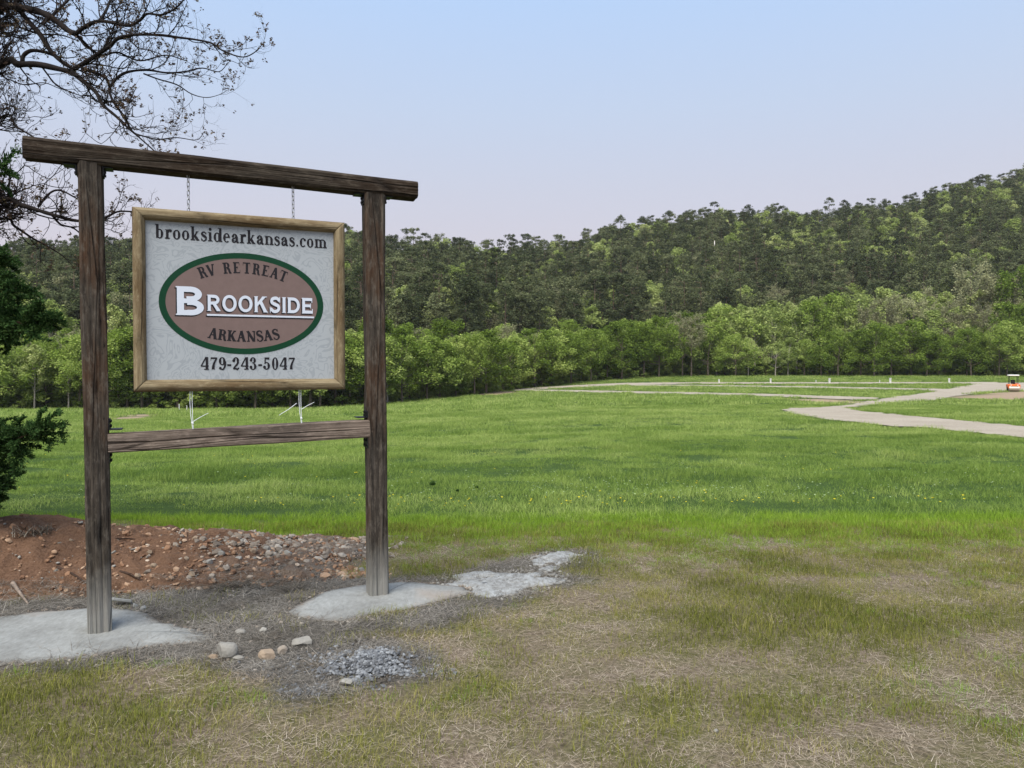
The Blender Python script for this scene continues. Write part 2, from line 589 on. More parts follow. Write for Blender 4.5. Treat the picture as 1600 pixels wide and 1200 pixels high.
# red dirt mound beside the sign
mx, my = np.arange(-8.6, -.8, .03), np.arange(4.9, 7.5, .03)
MX, MY = np.meshgrid(mx, my, indexing='ij')
MZ = mound_h(MX, MY)
MZ = MZ + np.where(MZ > .02, .016 * vnoise(MX / .05, MY / .05, 0, 51) + .045 * np.clip(np.abs(vnoise(MX / .14, MY / .14, 0, 52)) - .25, 0, 1) + .02 * np.abs(vnoise(MX / .06, MY / .06, 0, 53)), 0)
m_dirt, n, l, b = mat('red_dirt', .95, .1)
geo = n.new('ShaderNodeNewGeometry')
fa = noise(n, l, geo.outputs['Position'], 3, 6, .7)
fb = noise(n, l, geo.outputs['Position'], 60, 5, .75)
c = mixc(n, l, .55, rampn(n, l, fa, [(.3, (.080, .044, .026)), (.55, (.175, .098, .056)), (.75, (.265, .17, .105))]), rampn(n, l, fb, [(.3, (.07, .038, .024)), (.7, (.31, .19, .13))]))
l.new(c, b.inputs['Base Color'])
sx = n.new('ShaderNodeSeparateXYZ')
l.new(geo.outputs['Position'], sx.inputs[0])
gf = mathn(n, l, 'ADD', mathn(n, l, 'MULTIPLY', mathn(n, l, 'ADD', sx.outputs['X'], 2.35), .75), mathn(n, l, 'MULTIPLY', mathn(n, l, 'SUBTRACT', fa, .5), 2.2), True)
c = mixc(n, l, mathn(n, l, 'MULTIPLY', gf, .9), c, rampn(n, l, fb, [(.3, (.085, .07, .055)), (.7, (.30, .265, .22))]))
l.new(c, b.inputs['Base Color'])
bump(n, l, b, fb, .9, .03)
tag(link('dirt_mound', tri_mesh('dirt_mound', np.stack([MX, MY, MZ], -1).reshape(-1, 3), grid_faces(len(mx), len(my)), m_dirt, smooth=False)), 'bank of loose red brown dirt and rubble behind the sign', kind='structure')

# thin evening haze
m_haze = bpy.data.materials.new('thin_haze')
m_haze.use_nodes = True
hn = m_haze.node_tree.nodes
hn.clear()
ho = hn.new('ShaderNodeOutputMaterial')
pv = hn.new('ShaderNodeVolumePrincipled')
pv.inputs['Density'].default_value = HAZE
pv.inputs['Color'].default_value = (.93, .95, 1.0, 1)
m_haze.node_tree.links.new(pv.outputs[0], ho.inputs['Volume'])
V, Fc = box(0, 232, 52, 1090, 610, 130)
tag(MB().add(V, Fc).build('haze', m_haze), 'thin evening haze over the meadow and the hill', kind='stuff')

# ------------------------------------------------------------------ scattering (one object, many instances)
def variants(name, meshes):
    c = bpy.data.collections.new(name)
    for k, me in enumerate(meshes):
        c.objects.link(bpy.data.objects.new('%s_%02d' % (name, k), me))
    return c

def scatter(name, P, rot, scl, idx, patch, coll, label):
    k = len(P)
    me = bpy.data.meshes.new(name)
    me.vertices.add(k)
    me.vertices.foreach_set('co', np.asarray(P, np.float32).ravel())
    me.attributes.new('rot', 'FLOAT_VECTOR', 'POINT').data.foreach_set('vector', np.asarray(rot, np.float32).ravel())
    me.attributes.new('scl', 'FLOAT_VECTOR', 'POINT').data.foreach_set('vector', np.asarray(scl, np.float32).ravel())
    me.attributes.new('idx', 'INT', 'POINT').data.foreach_set('value', np.asarray(idx, np.int32))
    me.attributes.new('patch', 'FLOAT', 'POINT').data.foreach_set('value', np.asarray(patch, np.float32))
    o = link(name, me)
    ng = bpy.data.node_groups.new(name, 'GeometryNodeTree')
    ng.interface.new_socket('Geometry', in_out='INPUT', socket_type='NodeSocketGeometry')
    ng.interface.new_socket('Geometry', in_out='OUTPUT', socket_type='NodeSocketGeometry')
    gi, go = ng.nodes.new('NodeGroupInput'), ng.nodes.new('NodeGroupOutput')
    ip = ng.nodes.new('GeometryNodeInstanceOnPoints')
    ci = ng.nodes.new('GeometryNodeCollectionInfo')
    ci.inputs['Collection'].default_value = coll
    ci.inputs['Separate Children'].default_value = True
    ci.inputs['Reset Children'].default_value = True
    ip.inputs['Pick Instance'].default_value = True
    def na(nm, t):
        a = ng.nodes.new('GeometryNodeInputNamedAttribute')
        a.data_type = t
        a.inputs['Name'].default_value = nm
        return a.outputs['Attribute']
    L = ng.links
    L.new(gi.outputs[0], ip.inputs['Points'])
    L.new(ci.outputs[0], ip.inputs['Instance'])
    L.new(na('idx', 'INT'), ip.inputs['Instance Index'])
    e2r = ng.nodes.new('FunctionNodeEulerToRotation')
    L.new(na('rot', 'FLOAT_VECTOR'), e2r.inputs[0])
    L.new(e2r.outputs[0], ip.inputs['Rotation'])
    L.new(na('scl', 'FLOAT_VECTOR'), ip.inputs['Scale'])
    L.new(ip.outputs[0], go.inputs[0])
    o.modifiers.new('scatter', 'NODES').node_group = ng
    tag(o, label, kind='stuff')
    return o

def blades(nb, rad, h0, h1, w, lean, seg=3, seed=0, flatness=0.0, tint=(0, 1)):
    """a tuft: nb curved blades, each a tapering strip"""
    r = np.random.default_rng(seed)
    V, Fc, T = [], [], []
    n0 = 0
    for _ in range(nb):
        a, d = r.uniform(0, 2 * math.pi), rad * math.sqrt(r.uniform())
        px, py = d * math.cos(a), d * math.sin(a)
        az = r.uniform(0, 2 * math.pi)
        h = r.uniform(h0, h1)
        ln = r.uniform(.2, 1) * lean
        dx, dy = math.cos(az), math.sin(az)
        wx, wy = -dy, dx
        ww = w * r.uniform(.6, 1.2)
        tt = r.uniform(*tint)
        for k in range(seg + 1):
            t = k / seg
            z = h * t * (1 - flatness) * (1 - .35 * ln * t)
            o = h * (ln * t * t + flatness * t)
            hw = ww * .5 * (1 - t) ** .7 if k < seg else 0
            if k < seg:
                V += [(px + dx * o - wx * hw, py + dy * o - wy * hw, z), (px + dx * o + wx * hw, py + dy * o + wy * hw, z)]
                T += [tt, tt]
            else:
                V.append((px + dx * o, py + dy * o, z))
                T.append(tt)
        for k in range(seg - 1):
            b0 = n0 + 2 * k
            Fc += [(b0, b0 + 1, b0 + 3), (b0, b0 + 3, b0 + 2)]
        b0 = n0 + 2 * (seg - 1)
        Fc.append((b0, b0 + 1, b0 + 2))
        n0 += 2 * seg + 1
    return np.array(V), np.array(Fc), np.array(T)

def jitter_grid(x0, x1, y0, y1, st, rng):
    xs, ys = np.arange(x0, x1, st), np.arange(y0, y1, st)
    X, Y = np.meshgrid(xs, ys, indexing='ij')
    X = (X + rng.uniform(-.6, .6, X.shape) * st).ravel()
    Y = (Y + rng.uniform(-.6, .6, Y.shape) * st).ravel()
    return X, Y

m_olive = leaf_mat('lawn_blades', [(0, (.085, .098, .022)), (.45, (.195, .205, .045)), (.75, (.30, .285, .08)), (1, (.42, .35, .17))], .25, inst=True)
m_lime = leaf_mat('fresh_lawn_blades', [(0, (.11, .19, .020)), (.5, (.205, .33, .035)), (1, (.34, .45, .075))], .3, inst=True)
m_meadow = leaf_mat('meadow_blades', [(0, (.085, .145, .032)), (.4, (.175, .265, .055)), (.7, (.30, .385, .10)), (1, (.48, .54, .20))], .3, inst=True)
m_straw = leaf_mat('straw_stalks', [(0, (.15, .115, .082)), (.4, (.33, .265, .195)), (.75, (.52, .44, .34)), (1, (.68, .61, .51))], .15, inst=True)
m_dead = leaf_mat('dead_grey_grass', [(0, (.045, .041, .036)), (.5, (.165, .15, .13)), (1, (.42, .39, .34))], .1, inst=True)

def tuft_set(name, mtl, k, **kw):
    ms = []
    for i in range(k):
        V, Fc, T = blades(seed=100 + i, **kw)
        ms.append(tri_mesh('%s_%02d' % (name, i), V, Fc, mtl, tint=T))
    return variants(name, ms)
c_olive = tuft_set('lawn_tuft', m_olive, 6, nb=60, rad=.10, h0=.015, h1=.06, w=.0026, lean=.9)
c_lime = tuft_set('fresh_tuft', m_lime, 6, nb=46, rad=.10, h0=.04, h1=.11, w=.0034, lean=.8)
c_straw = tuft_set('straw_wisp', m_straw, 6, nb=50, rad=.13, h0=.02, h1=.10, w=.0018, lean=.12, flatness=.90, seg=2)
c_dead = tuft_set('dead_wisp', m_dead, 6, nb=40, rad=.12, h0=.04, h1=.15, w=.0028, lean=.35, flatness=.84, seg=2)
c_mead = tuft_set('meadow_tuft', m_meadow, 8, nb=230, rad=.36, h0=.04, h1=.14, w=.0055, lean=1.3)
c_mmid = tuft_set('meadow_mid_tuft', m_meadow, 6, nb=210, rad=.55, h0=.05, h1=.17, w=.011, lean=1.4, seg=2)
c_mfar = tuft_set('meadow_far_tuft', m_meadow, 6, nb=130, rad=.8, h0=.08, h1=.24, w=.026, lean=1.5, seg=2)

def rand_rot(k, rng, tilt=.1):
    return np.stack([rng.uniform(-tilt, tilt, k), rng.uniform(-tilt, tilt, k), rng.uniform(0, 6.283, k)], -1)

rg = np.random.default_rng(21)
def blocked(X, Y, grow=0.0):
    m = in_poly(X, Y, PAD1) | in_poly(X, Y, PAD2)
    for q in SPILLS:
        m |= in_poly(X, Y, q)
    return m
def lawn_masks(X, Y):
    dist = in_poly(X + .05 * vnoise(X / .1, Y / .1, 0, 61), Y + .05 * vnoise(X / .1, Y / .1, 0, 62), DISTURBED)
    dist = dist | (in_poly(X + .1 * vnoise(X / .15, Y / .12, 0, 61), Y + .1 * vnoise(X / .15, Y / .12, 0, 62), DISTURBED2) & (vnoise(X / .12, Y / .09, 0, 59) > -.35))
    mnd = mound_h(X, Y) > .015
    return dist, mnd

# short olive lawn
X, Y = jitter_grid(-6.5, 8.5, 2.3, 7.9, .075, rg)
dist, mnd = lawn_masks(X, Y)
n1 = fbm(X / .55, Y / .4, 0, 63)
n2 = fbm(X / 1.9, Y / 1.3, 0, 64)
dens = np.clip(.80 + 1.2 * n1 + .9 * n2 - .08 * sstep(-1, 3, X) * sstep(5.5, 3.5, Y), .06, 1)
keep = (rg.uniform(size=X.size) < dens) & ~blocked(X, Y) & ~(dist & (rg.uniform(size=X.size) < .93)) & ~mnd
X, Y, n1, n2 = X[keep], Y[keep], n1[keep], n2[keep]
k = len(X)
s = rg.uniform(.6, 1.25, k) * (1 + .5 * np.clip(n1, -.6, 1))
scatter('lawn_grass', np.stack([X, Y, terrain(X, Y) - .004], -1), rand_rot(k, rg), np.stack([s, s, s * rg.uniform(.7, 1.25, k)], -1), rg.integers(0, 6, k),
        np.clip(.46 + .26 * rg.normal(size=k) - .9 * n1 + .4 * vnoise(X / .25, Y / .2, 0, 60), 0, 1), c_olive, 'patchy olive lawn grass')
# fresh green tufts coming through the lawn
X, Y = jitter_grid(-6.5, 8.5, 2.3, 7.4, .11, rg)
dist, mnd = lawn_masks(X, Y)
pt = fbm(X / .7, Y / .45, 0, 58)
keep = (rg.uniform(size=X.size) < np.clip(1.5 * pt - .12, .015, .7)) & ~blocked(X, Y) & ~dist & ~mnd
X, Y = X[keep], Y[keep]
k = len(X)
s = rg.uniform(.35, .75, k)
scatter('lawn_grass', np.stack([X, Y, terrain(X, Y) - .004], -1), rand_rot(k, rg), np.stack([s, s, s * .8], -1), rg.integers(0, 6, k), np.clip(.22 + .2 * rg.normal(size=k), 0, 1), c_lime, 'fresh green tufts coming through the olive lawn')
# dry straw lying over it
X, Y = jitter_grid(-6.5, 8.5, 2.3, 7.6, .085, rg)
dist, mnd = lawn_masks(X, Y)
n1 = fbm(X / .55, Y / .4, 0, 63)
n2 = fbm(X / 1.9, Y / 1.3, 0, 64)
dens = np.clip(.46 - .9 * n1 - .5 * n2 + .14 * sstep(-1, 3, X), .10, .95) * sstep(7.5, 6.4, Y)
keep = (rg.uniform(size=X.size) < dens) & ~blocked(X, Y) & ~dist & ~mnd
X, Y = X[keep], Y[keep]
k = len(X)
s = rg.uniform(.6, 1.3, k)
scatter('dry_straw', np.stack([X, Y, terrain(X, Y) + .003], -1), rand_rot(k, rg, .08), np.stack([s, s, s], -1), rg.integers(0, 6, k), np.clip(.5 + .25 * rg.normal(size=k), 0, 1), c_straw, 'dry straw lying on the lawn')
# grey dead grass over the disturbed soil
X, Y = jitter_grid(-5.2, .8, 3.6, 7.0, .052, rg)
dist, mnd = lawn_masks(X, Y)
keep = dist & ~(blocked(X, Y) & blocked(X + .05, Y) & blocked(X - .05, Y) & blocked(X, Y + .05) & blocked(X, Y - .05)) & (rg.uniform(size=X.size) < np.clip(.75 + 1.1 * fbm(X / .3, Y / .2, 0, 68), .15, 1)) & (mound_h(X, Y) < .10)
X, Y = X[keep], Y[keep]
k = len(X)
s = rg.uniform(.5, 1.2, k)
scatter('dead_grass', np.stack([X, Y, ground(X, Y)], -1), rand_rot(k, rg, .1), np.stack([s, s, s * rg.uniform(.5, 1.6, k)], -1), rg.integers(0, 6, k), np.clip(.62 + .28 * rg.normal(size=k) + .5 * fbm(X / .4, Y / .3, 0, 69), 0, 1), c_dead, 'matted grey dead grass between the two concrete pads')
# bright fresh strip along the edge of the meadow
X, Y = jitter_grid(-7, 10, 5.4, 8.7, .075, rg)
dist, mnd = lawn_masks(X, Y)
edge = Y + .35 * fbm(X / .8, Y / .5, 0, 65) + np.where(X > 2.2, -.35, 0)
dens = sstep(5.7, 6.9, edge) * sstep(8.7, 8.2, Y) * np.clip(.85 + .5 * fbm(X / .7, Y / .35, 0, 66), 0, 1)
keep = (rg.uniform(size=X.size) < dens) & ~blocked(X, Y) & ~dist & ~mnd
X, Y = X[keep], Y[keep]
k = len(X)
s = rg.uniform(.5, 1.0, k) * np.clip(.55 + .5 * sstep(6.2, 7.6, Y), 0, 1)
scatter('fresh_grass', np.stack([X, Y, terrain(X, Y) - .004], -1), rand_rot(k, rg), np.stack([s, s, s], -1), rg.integers(0, 6, k), np.clip(.5 + .2 * rg.normal(size=k) + .3 * fbm(X / .9, Y / .6, 0, 67), 0, 1), c_lime, 'bright fresh grass along the meadow edge')
# meadow
allroads = ROADS_W + BARE_W
def off_roads(X, Y):
    m = np.zeros(X.shape, bool)
    for q in allroads:
        m |= in_poly(X, Y, q)
    return ~m
def meadow(name, y0, y1, st, coll, nv, s0, s1, label, seed):
    r = np.random.default_rng(seed)
    w = y1 * .74 + 3
    X, Y = jitter_grid(-w, w, y0, y1, st, r)
    cl = vnoise(X / .75, Y / .75, 0, 75) + .5 * vnoise(X / .33, Y / .33, 0, 76)
    keep = (Y > 8.25 + .45 * fbm(X / .9, Y * 0, 0, 77)) & (cl > -.72) & (np.abs(X) < Y * .74 + 3) & off_roads(X, Y) & (Y < treeline_Y(X / np.maximum(Y, 1)) + 4)
    X, Y, cl = X[keep], Y[keep], cl[keep]
    k = len(X)
    tone = .40 + .24 * cl + .7 * fbm(X / 4.2, Y / 2.0, 0, 71, 5) + .20 * vnoise(X / 1.1, Y / .5, 0, 73) + .10 * r.normal(size=k) + .20 * sstep(12, 40, Y)  # light on tilted grass put into the tint: low tufts darker, tall ones lighter
    s = r.uniform(s0, s1, k)
    hgt = np.clip(1 + .45 * cl + .7 * fbm(X / 1.0, Y / .5, 0, 72) + .5 * vnoise(X / 3, Y / 1.2, 0, 74), .35, 1.9) * (.68 + .32 * sstep(9, 16, Y))
    scatter(name, np.stack([X, Y, terrain(X, Y) - .01], -1), rand_rot(k, r, .12), np.stack([s, s, s * hgt], -1), r.integers(0, nv, k), np.clip(tone, 0, 1), coll, label)
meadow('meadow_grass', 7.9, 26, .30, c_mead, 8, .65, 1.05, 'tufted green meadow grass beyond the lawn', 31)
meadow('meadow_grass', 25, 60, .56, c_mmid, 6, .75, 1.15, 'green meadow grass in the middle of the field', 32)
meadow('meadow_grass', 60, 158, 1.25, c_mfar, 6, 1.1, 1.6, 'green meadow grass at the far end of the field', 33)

# buttercups along the edge
def flower(white=False):
    mb = MB()
    mb.add(*tube([(0, 0, 0), (.006, .004, .12), (.004, .01, .24)], .0022, 3, False), mi=0)
    for q in range(6):
        a = q * math.pi / 3
        c_, s_ = math.cos(a), math.sin(a)
        mb.add([(.004, .01, .24), (.004 + .018 * c_ - .009 * s_, .01 + .018 * s_ + .009 * c_, .252), (.004 + .026 * c_, .01 + .026 * s_, .258), (.004 + .018 * c_ + .009 * s_, .01 + .018 * s_ - .009 * c_, .252)], [(0, 1, 2, 3)], mi=1)
    return mb.mesh('buttercup', [m_stem, m_pale if white else m_petal])
m_stem = simple('flower_stem', (.08, .16, .03))
m_pale = simple('pale_clover', (.33, .42, .22))
m_petal = simple('yellow_petal', (.72, .60, .03))
c_fl = variants('buttercup', [flower()])
k = 90
X = rg.normal(.6, 2.6, k)
Y = 8.55 + np.abs(rg.normal(0, .55, k))
Xb, Yb = rg.uniform(-12, 16, 120), rg.uniform(9, 20, 120)
X, Y = np.concatenate([X, Xb]), np.concatenate([Y, Yb])
s = rg.uniform(.35, .6, len(X))
P_ = np.stack([rg.normal(2.0, 1.9, 240), 9.0 + np.abs(rg.normal(0, 1.1, 240))], -1)
P_ = np.concatenate([P_, np.stack([rg.uniform(-6, 9, 260), rg.uniform(8.6, 14, 260)], -1)])
s_ = rg.uniform(.3, .55, len(P_))
scatter('white_clover', np.stack([P_[:, 0], P_[:, 1], terrain(P_[:, 0], P_[:, 1])], -1), rand_rot(len(P_), rg, .2), np.stack([s_, s_, s_ * 1.25], -1), np.zeros(len(P_)), np.zeros(len(P_)), variants('clover', [flower(True)]), 'pale clover heads speckling the near meadow')
scatter('buttercups', np.stack([X, Y, terrain(X, Y)], -1), rand_rot(len(X), rg, .15), np.stack([s, s, s], -1), np.zeros(len(X)), np.zeros(len(X)), c_fl, 'yellow buttercups dotted along the meadow edge')

# ------------------------------------------------------------------ trees: meshes
m_bark = simple('tree_bark', (.13, .105, .08), .95, var=.5, scale=3)
m_bark_pale = simple('pale_bark', (.30, .27, .23), .95, var=.3, scale=3)
m_pinebark = simple('pine_bark', (.15, .105, .08), .95, var=.4, scale=3)
m_needle = leaf_mat('pine_needles', [(0, (.046, .060, .028)), (.5, (.100, .120, .056)), (1, (.185, .205, .10))], .2, .8)
m_leaf = leaf_mat('fresh_leaves', [(0, (.075, .12, .018)), (.5, (.20, .285, .050)), (1, (.38, .46, .13))], .35, .7)
m_leaf_pale = leaf_mat('young_pale_leaves', [(0, (.19, .21, .09)), (.5, (.32, .34, .15)), (1, (.47, .48, .26))], .35, .6)
m_leaf_spring = leaf_mat('bright_spring_leaves', [(0, (.18, .24, .06)), (.5, (.32, .39, .12)), (1, (.48, .52, .22))], .35, .6)
m_bud = leaf_mat('grey_buds', [(0, (.17, .17, .095)), (.5, (.28, .28, .155)), (1, (.40, .41, .22))], .3, .5)

def leaf_cloud(centres, radii, per, size, rng, flat_=.55, tint0=.5, elong=1.0):
    """small leaf-sized faces spread through clumps; returns V, F, tint"""
    Cs, Rs = np.repeat(centres, per, 0), np.repeat(radii, per)
    k = len(Cs)
    d = rng.normal(size=(k, 3))
    d /= np.linalg.norm(d, axis=1)[:, None]
    r = rng.uniform(size=k) ** .45
    p = Cs + d * (r * Rs)[:, None] * np.array((1, 1, flat_))
    a = rng.normal(size=(k, 3)); a[:, 2] *= .5
    a /= np.linalg.norm(a, axis=1)[:, None]
    nrm = rng.normal(size=(k, 3)) * .8 + d * .5 + np.array((0, 0, .6))
    bq = np.cross(nrm, a)
    bq /= np.linalg.norm(bq, axis=1)[:, None] + 1e-9
    s = size * rng.uniform(.6, 1.3, k)
    V = np.stack([p - a * (s * elong)[:, None], p + bq * (s * .55)[:, None], p + a * (s * elong)[:, None], p - bq * (s * .55)[:, None]], 1).reshape(-1, 3)
    Fc = np.arange(4 * k).reshape(-1, 4)
    ct = np.repeat(rng.uniform(-.22, .22, len(centres)), per)
    t = np.clip(tint0 + ct + rng.uniform(-.22, .22, k), 0, 1)
    return V, Fc, np.repeat(t, 4)

def broadleaf(seed, h, w, crown_lo, lobes, per, leaf, narrow=0.0, trunk_r=.16):
    """returns (trunk V,F), (crown V,F,T); base at z = 0"""
    r = np.random.default_rng(seed)
    C, Rd = [], []
    for _ in range(lobes):
        t = r.uniform() ** .8
        z = h * (crown_lo + (1 - crown_lo) * t * .95)
        prof = math.sin(math.pi * min(1, .18 + .78 * t)) ** (.6 + narrow)
        a = r.uniform(0, 6.283)
        rr = w * prof * (.40 + .68 * r.uniform() ** .6) * (1 + .28 * math.sin(2 * a + seed) * math.cos(5 * t + seed))
        C.append((rr * math.cos(a), rr * math.sin(a), z))
        Rd.append(r.uniform(.12, .40) * w * (.6 + .5 * prof))
    C, Rd = np.array(C), np.array(Rd)
    mb = MB()
    lean = r.uniform(-.04, .04, 2) * h
    pth = [(lean[0] * t * t + .05 * r.normal(), lean[1] * t * t, h * .8 * t) for t in (-.03, 0.02, .2, .4, .6, .8, 1)]
    mb.add(*tube(pth, [trunk_r * 1.4, trunk_r * 1.15, trunk_r, trunk_r * .8, trunk_r * .55, trunk_r * .32, trunk_r * .1], 6))
    for i in r.choice(len(C), min(12, len(C)), replace=False):
        c = C[i]
        z0 = max(.22 * h, c[2] * .62)
        p0 = np.array((lean[0] * (z0 / h / .8) ** 2, lean[1] * (z0 / h / .8) ** 2, z0))
        mid = (p0 + c) / 2 + np.array((0, 0, -.04 * h)) + r.normal(size=3) * .1
        mb.add(*tube([p0, mid, c], [trunk_r * .4, trunk_r * .25, trunk_r * .08], 4, False))
    return mb, fit_height(leaf_cloud(C, Rd, per, leaf, r, .85), h)

def fit_height(cloud, h):
    V, Fc, T = cloud
    top = np.sort(V[:, 2])[-40]
    V = V * np.array((1, 1, h / top))
    return V, Fc, T

def pine(seed, h, per=58):
    r = np.random.default_rng(seed)
    C, Rd = [], []
    lo = r.uniform(.28, .42)
    wd = r.uniform(1.85, 2.5)
    for _ in range(58):
        t = r.uniform() ** .9
        prof = math.sin(math.pi * (.15 + .67 * t)) ** .7
        a = r.uniform(0, 6.283)
        rr = wd * prof * (.30 + .72 * r.uniform() ** .6) * (1 + .22 * math.sin(2 * a + seed + 4 * t))
        C.append((rr * math.cos(a), rr * math.sin(a), h * (lo + (1 - lo) * t)))
        Rd.append(r.uniform(.6, 1.25) * (.75 + .35 * prof))
    C, Rd = np.array(C), np.array(Rd)
    mb = MB()
    pth = [(.1 * math.sin(t * 3 + seed), .1 * math.cos(t * 2 + seed), h * t) for t in (-.03, .2, .45, .7, .95)]
    mb.add(*tube(pth, [.22, .18, .14, .09, .02], 5))
    for c, rd in zip(C[:26], Rd):
        z0 = c[2] - .3
        mb.add(*tube([(.1 * math.sin(z0 / h * 3 + seed), .1 * math.cos(z0 / h * 2 + seed), z0), c], [.05, .015], 3, False))
    return mb, fit_height(leaf_cloud(C, Rd, per, .19, r, .62, elong=1.2), h)

def bare(seed, h, w):
    """a thin grey tree: fine upswept twigs and scattered buds"""
    r = np.random.default_rng(seed)
    mb = MB()
    tips = []
    pth = [(.15 * r.normal() * t, .15 * r.normal() * t, h * t) for t in (-.03, .2, .45, .7, .95)]
    mb.add(*tube(pth, [.17, .14, .10, .06, .015], 5))
    for _ in range(26):
        t = r.uniform(.25, .9)
        z0 = h * t
        a, L = r.uniform(0, 6.283), w * (1.15 - t) * r.uniform(.7, 1.3) + .4
        e = np.array((math.cos(a) * L, math.sin(a) * L, z0 + L * r.uniform(.6, 1.3)))
        m = np.array((math.cos(a) * L * .55, math.sin(a) * L * .55, z0 + L * .35))
        mb.add(*tube([(0, 0, z0), m, e], [.05, .03, .012], 3, False))
        for q in range(7):
            s = r.uniform(.3, 1)
            p = m * (1 - s) + e * s
            d = np.array((math.cos(a), math.sin(a), .9)) * .6 + r.normal(size=3) * .6
            p2 = p + d * r.uniform(.5, 1.1)
            mb.add(*tube([p, p2], [.018, .006], 3, False))
            tips += [p2, p + d * .4]
    tips = np.array(tips)
    return mb, leaf_cloud(tips, np.full(len(tips), .55), 13, .14, r, .9)

def tree_meshes(nm, n_, maker, leafm, barkm):
    out = []
    for i in range(n_):
        mb, (V, Fc, T) = maker(i)
        out.append((mb.mesh(nm + '_trunk', barkm), tri_mesh(nm + '_crown', V, Fc, leafm, tint=T)))
    return out
PINES = tree_meshes('pine', 7, lambda i: pine(300 + i, PINE_H * (.85 + .06 * i)), m_needle, m_pinebark)
LEAFY = tree_meshes('leafy', 8, lambda i: broadleaf(400 + i, 11.0, 4.0 + .3 * (i % 3), (.16, .24, .30, .20)[i % 4], 62, 135, .17, .1 * (i % 3)), m_leaf, m_bark)
PALE = tree_meshes('pale', 5, lambda i: broadleaf(500 + i, 16.0, 3.7 + .25 * i, .30, 60, 110, .16, .3), m_leaf_pale, m_bark_pale)
SPRING = tree_meshes('spring', 5, lambda i: broadleaf(600 + i, 14.0, 3.0 + .3 * i, .34, 42, 80, .22, .3), m_leaf_spring, m_bark_pale)
BARE = tree_meshes('bare', 4, lambda i: bare(700 + i, 15.0, 3.4), m_bud, m_bark)
SHRUB = tree_meshes('shrub', 4, lambda i: broadleaf(800 + i, 3.2, 1.7, .05, 20, 60, .17, 0, .04), m_leaf, m_bark)

TREE_PROTO = {}
def tree(name, meshes, x, y, z, s, sz, label, cat, group):
    """Empty at the foot > trunk, crown; later ones are copies that share meshes"""
    k = random.randrange(len(meshes))
    key = (name, k)
    if key not in TREE_PROTO:
        root = empty(name)
        tr = link('trunk', meshes[k][0], root)
        cw = link('crown', meshes[k][1], root)
        TREE_PROTO[key] = (root, tr, cw)
    else:
        r0, t0, c0 = TREE_PROTO[key]
        root = r0.copy()
        COL.objects.link(root)
        for ch in (t0, c0):
            q = ch.copy()
            COL.objects.link(q)
            q.parent = root
    root.location = (x, y, z)
    root.rotation_euler = (0, 0, random.uniform(0, 6.283))
    root.scale = (s, s, sz)
    return tag(root, label, cat, group)

# ---- trees on the hill
rt = np.random.default_rng(5)
X, Y = jitter_grid(-330, 330, 112, 372, 4.9, rt)
u = X / Y
Yr, _ = ridge(u)
keep = (Y > treeline_Y(u) + 26) & (Y < Yr + 22) & (np.abs(u) < .84)
X, Y = X[keep], Y[keep]
Z = hill(X, Y)
hs = np.clip(rt.normal(1, .06, len(X)), .86, 1.12)
# a tree is in view when its top clears the front row of trees
fpx = np.array([-400, 0, 540, 700, 880, 1000, 1060, 1130, 1220, 1280, 1400, 1530, 1600, 2000.])
fpy = np.array([525, 522, 516, 522, 512, 505, 488, 468, 452, 454, 438, 438, 424, 415.])
px, py = to_px(X, Y, Z + PINE_H * hs)
inview = (px > -20) & (px < 1620) & (py < np.interp(px, fpx, fpy) - 4) & ~((px > 205) & (px < 540) & (py > 345))
inview &= ~((px > -30) & (px < 60) & (rt.uniform(size=len(px)) < .6))
kind = np.where(rt.uniform(size=len(X)) < .085 + .06 * (X > 70) + .10 * (fbm(X / 40, Y / 40, 0, 81) > .1), 1, 0)
kind = np.where((kind == 0) & (rt.uniform(size=len(X)) < .022), 2, kind)
lowleft = (px < 330) & (py > 420) & (rt.uniform(size=len(X)) < .55)
kind = np.where(lowleft, 1, kind)
order = np.argsort(Y)
single = np.zeros(len(X), bool)
cnt = {0: 0, 1: 0, 2: 0}
LIM = {0: 300, 1: 120, 2: 60}
for i in order:
    if inview[i] and cnt[kind[i]] < LIM[kind[i]]:
        cnt[kind[i]] += 1
        single[i] = True
HILLK = {0: ('pine_tree', PINES, 'dark olive pine', 'pine tree', 'dark pines on the wooded hill'),
         1: ('young_leaf_tree', SPRING, 'pale yellow-green tree', 'tree', 'pale leafing trees among the hillside pines'),
         2: ('bare_tree', BARE, 'thin grey budding tree', 'tree', 'grey budding trees among the hillside pines')}
HCOLS = [(0, 120, 'beside the cedar'), (120, 205, 'behind the near post'), (205, 540, 'behind the board'), (540, 640, 'behind the far post'), (640, 760, 'above the brown patch'), (760, 900, 'at the skyline dip'), (900, 1090, 'on the long shoulder'),
         (1090, 1180, 'above the first pedestal'), (1180, 1260, 'above the second pedestal'), (1260, 1350, 'above the middle pedestal'), (1350, 1440, 'above the fourth pedestal'), (1440, 1530, 'above the fifth pedestal'), (1530, 1700, 'above the roller')]
ORDW = 'first second third fourth fifth sixth seventh eighth ninth tenth eleventh twelfth thirteenth fourteenth fifteenth sixteenth seventeenth eighteenth nineteenth twentieth'.split()
ORDW += ['twenty-' + w for w in ORDW[:9]] + ['thirtieth'] + ['thirty-' + w for w in ORDW[:9]]
cells = {}
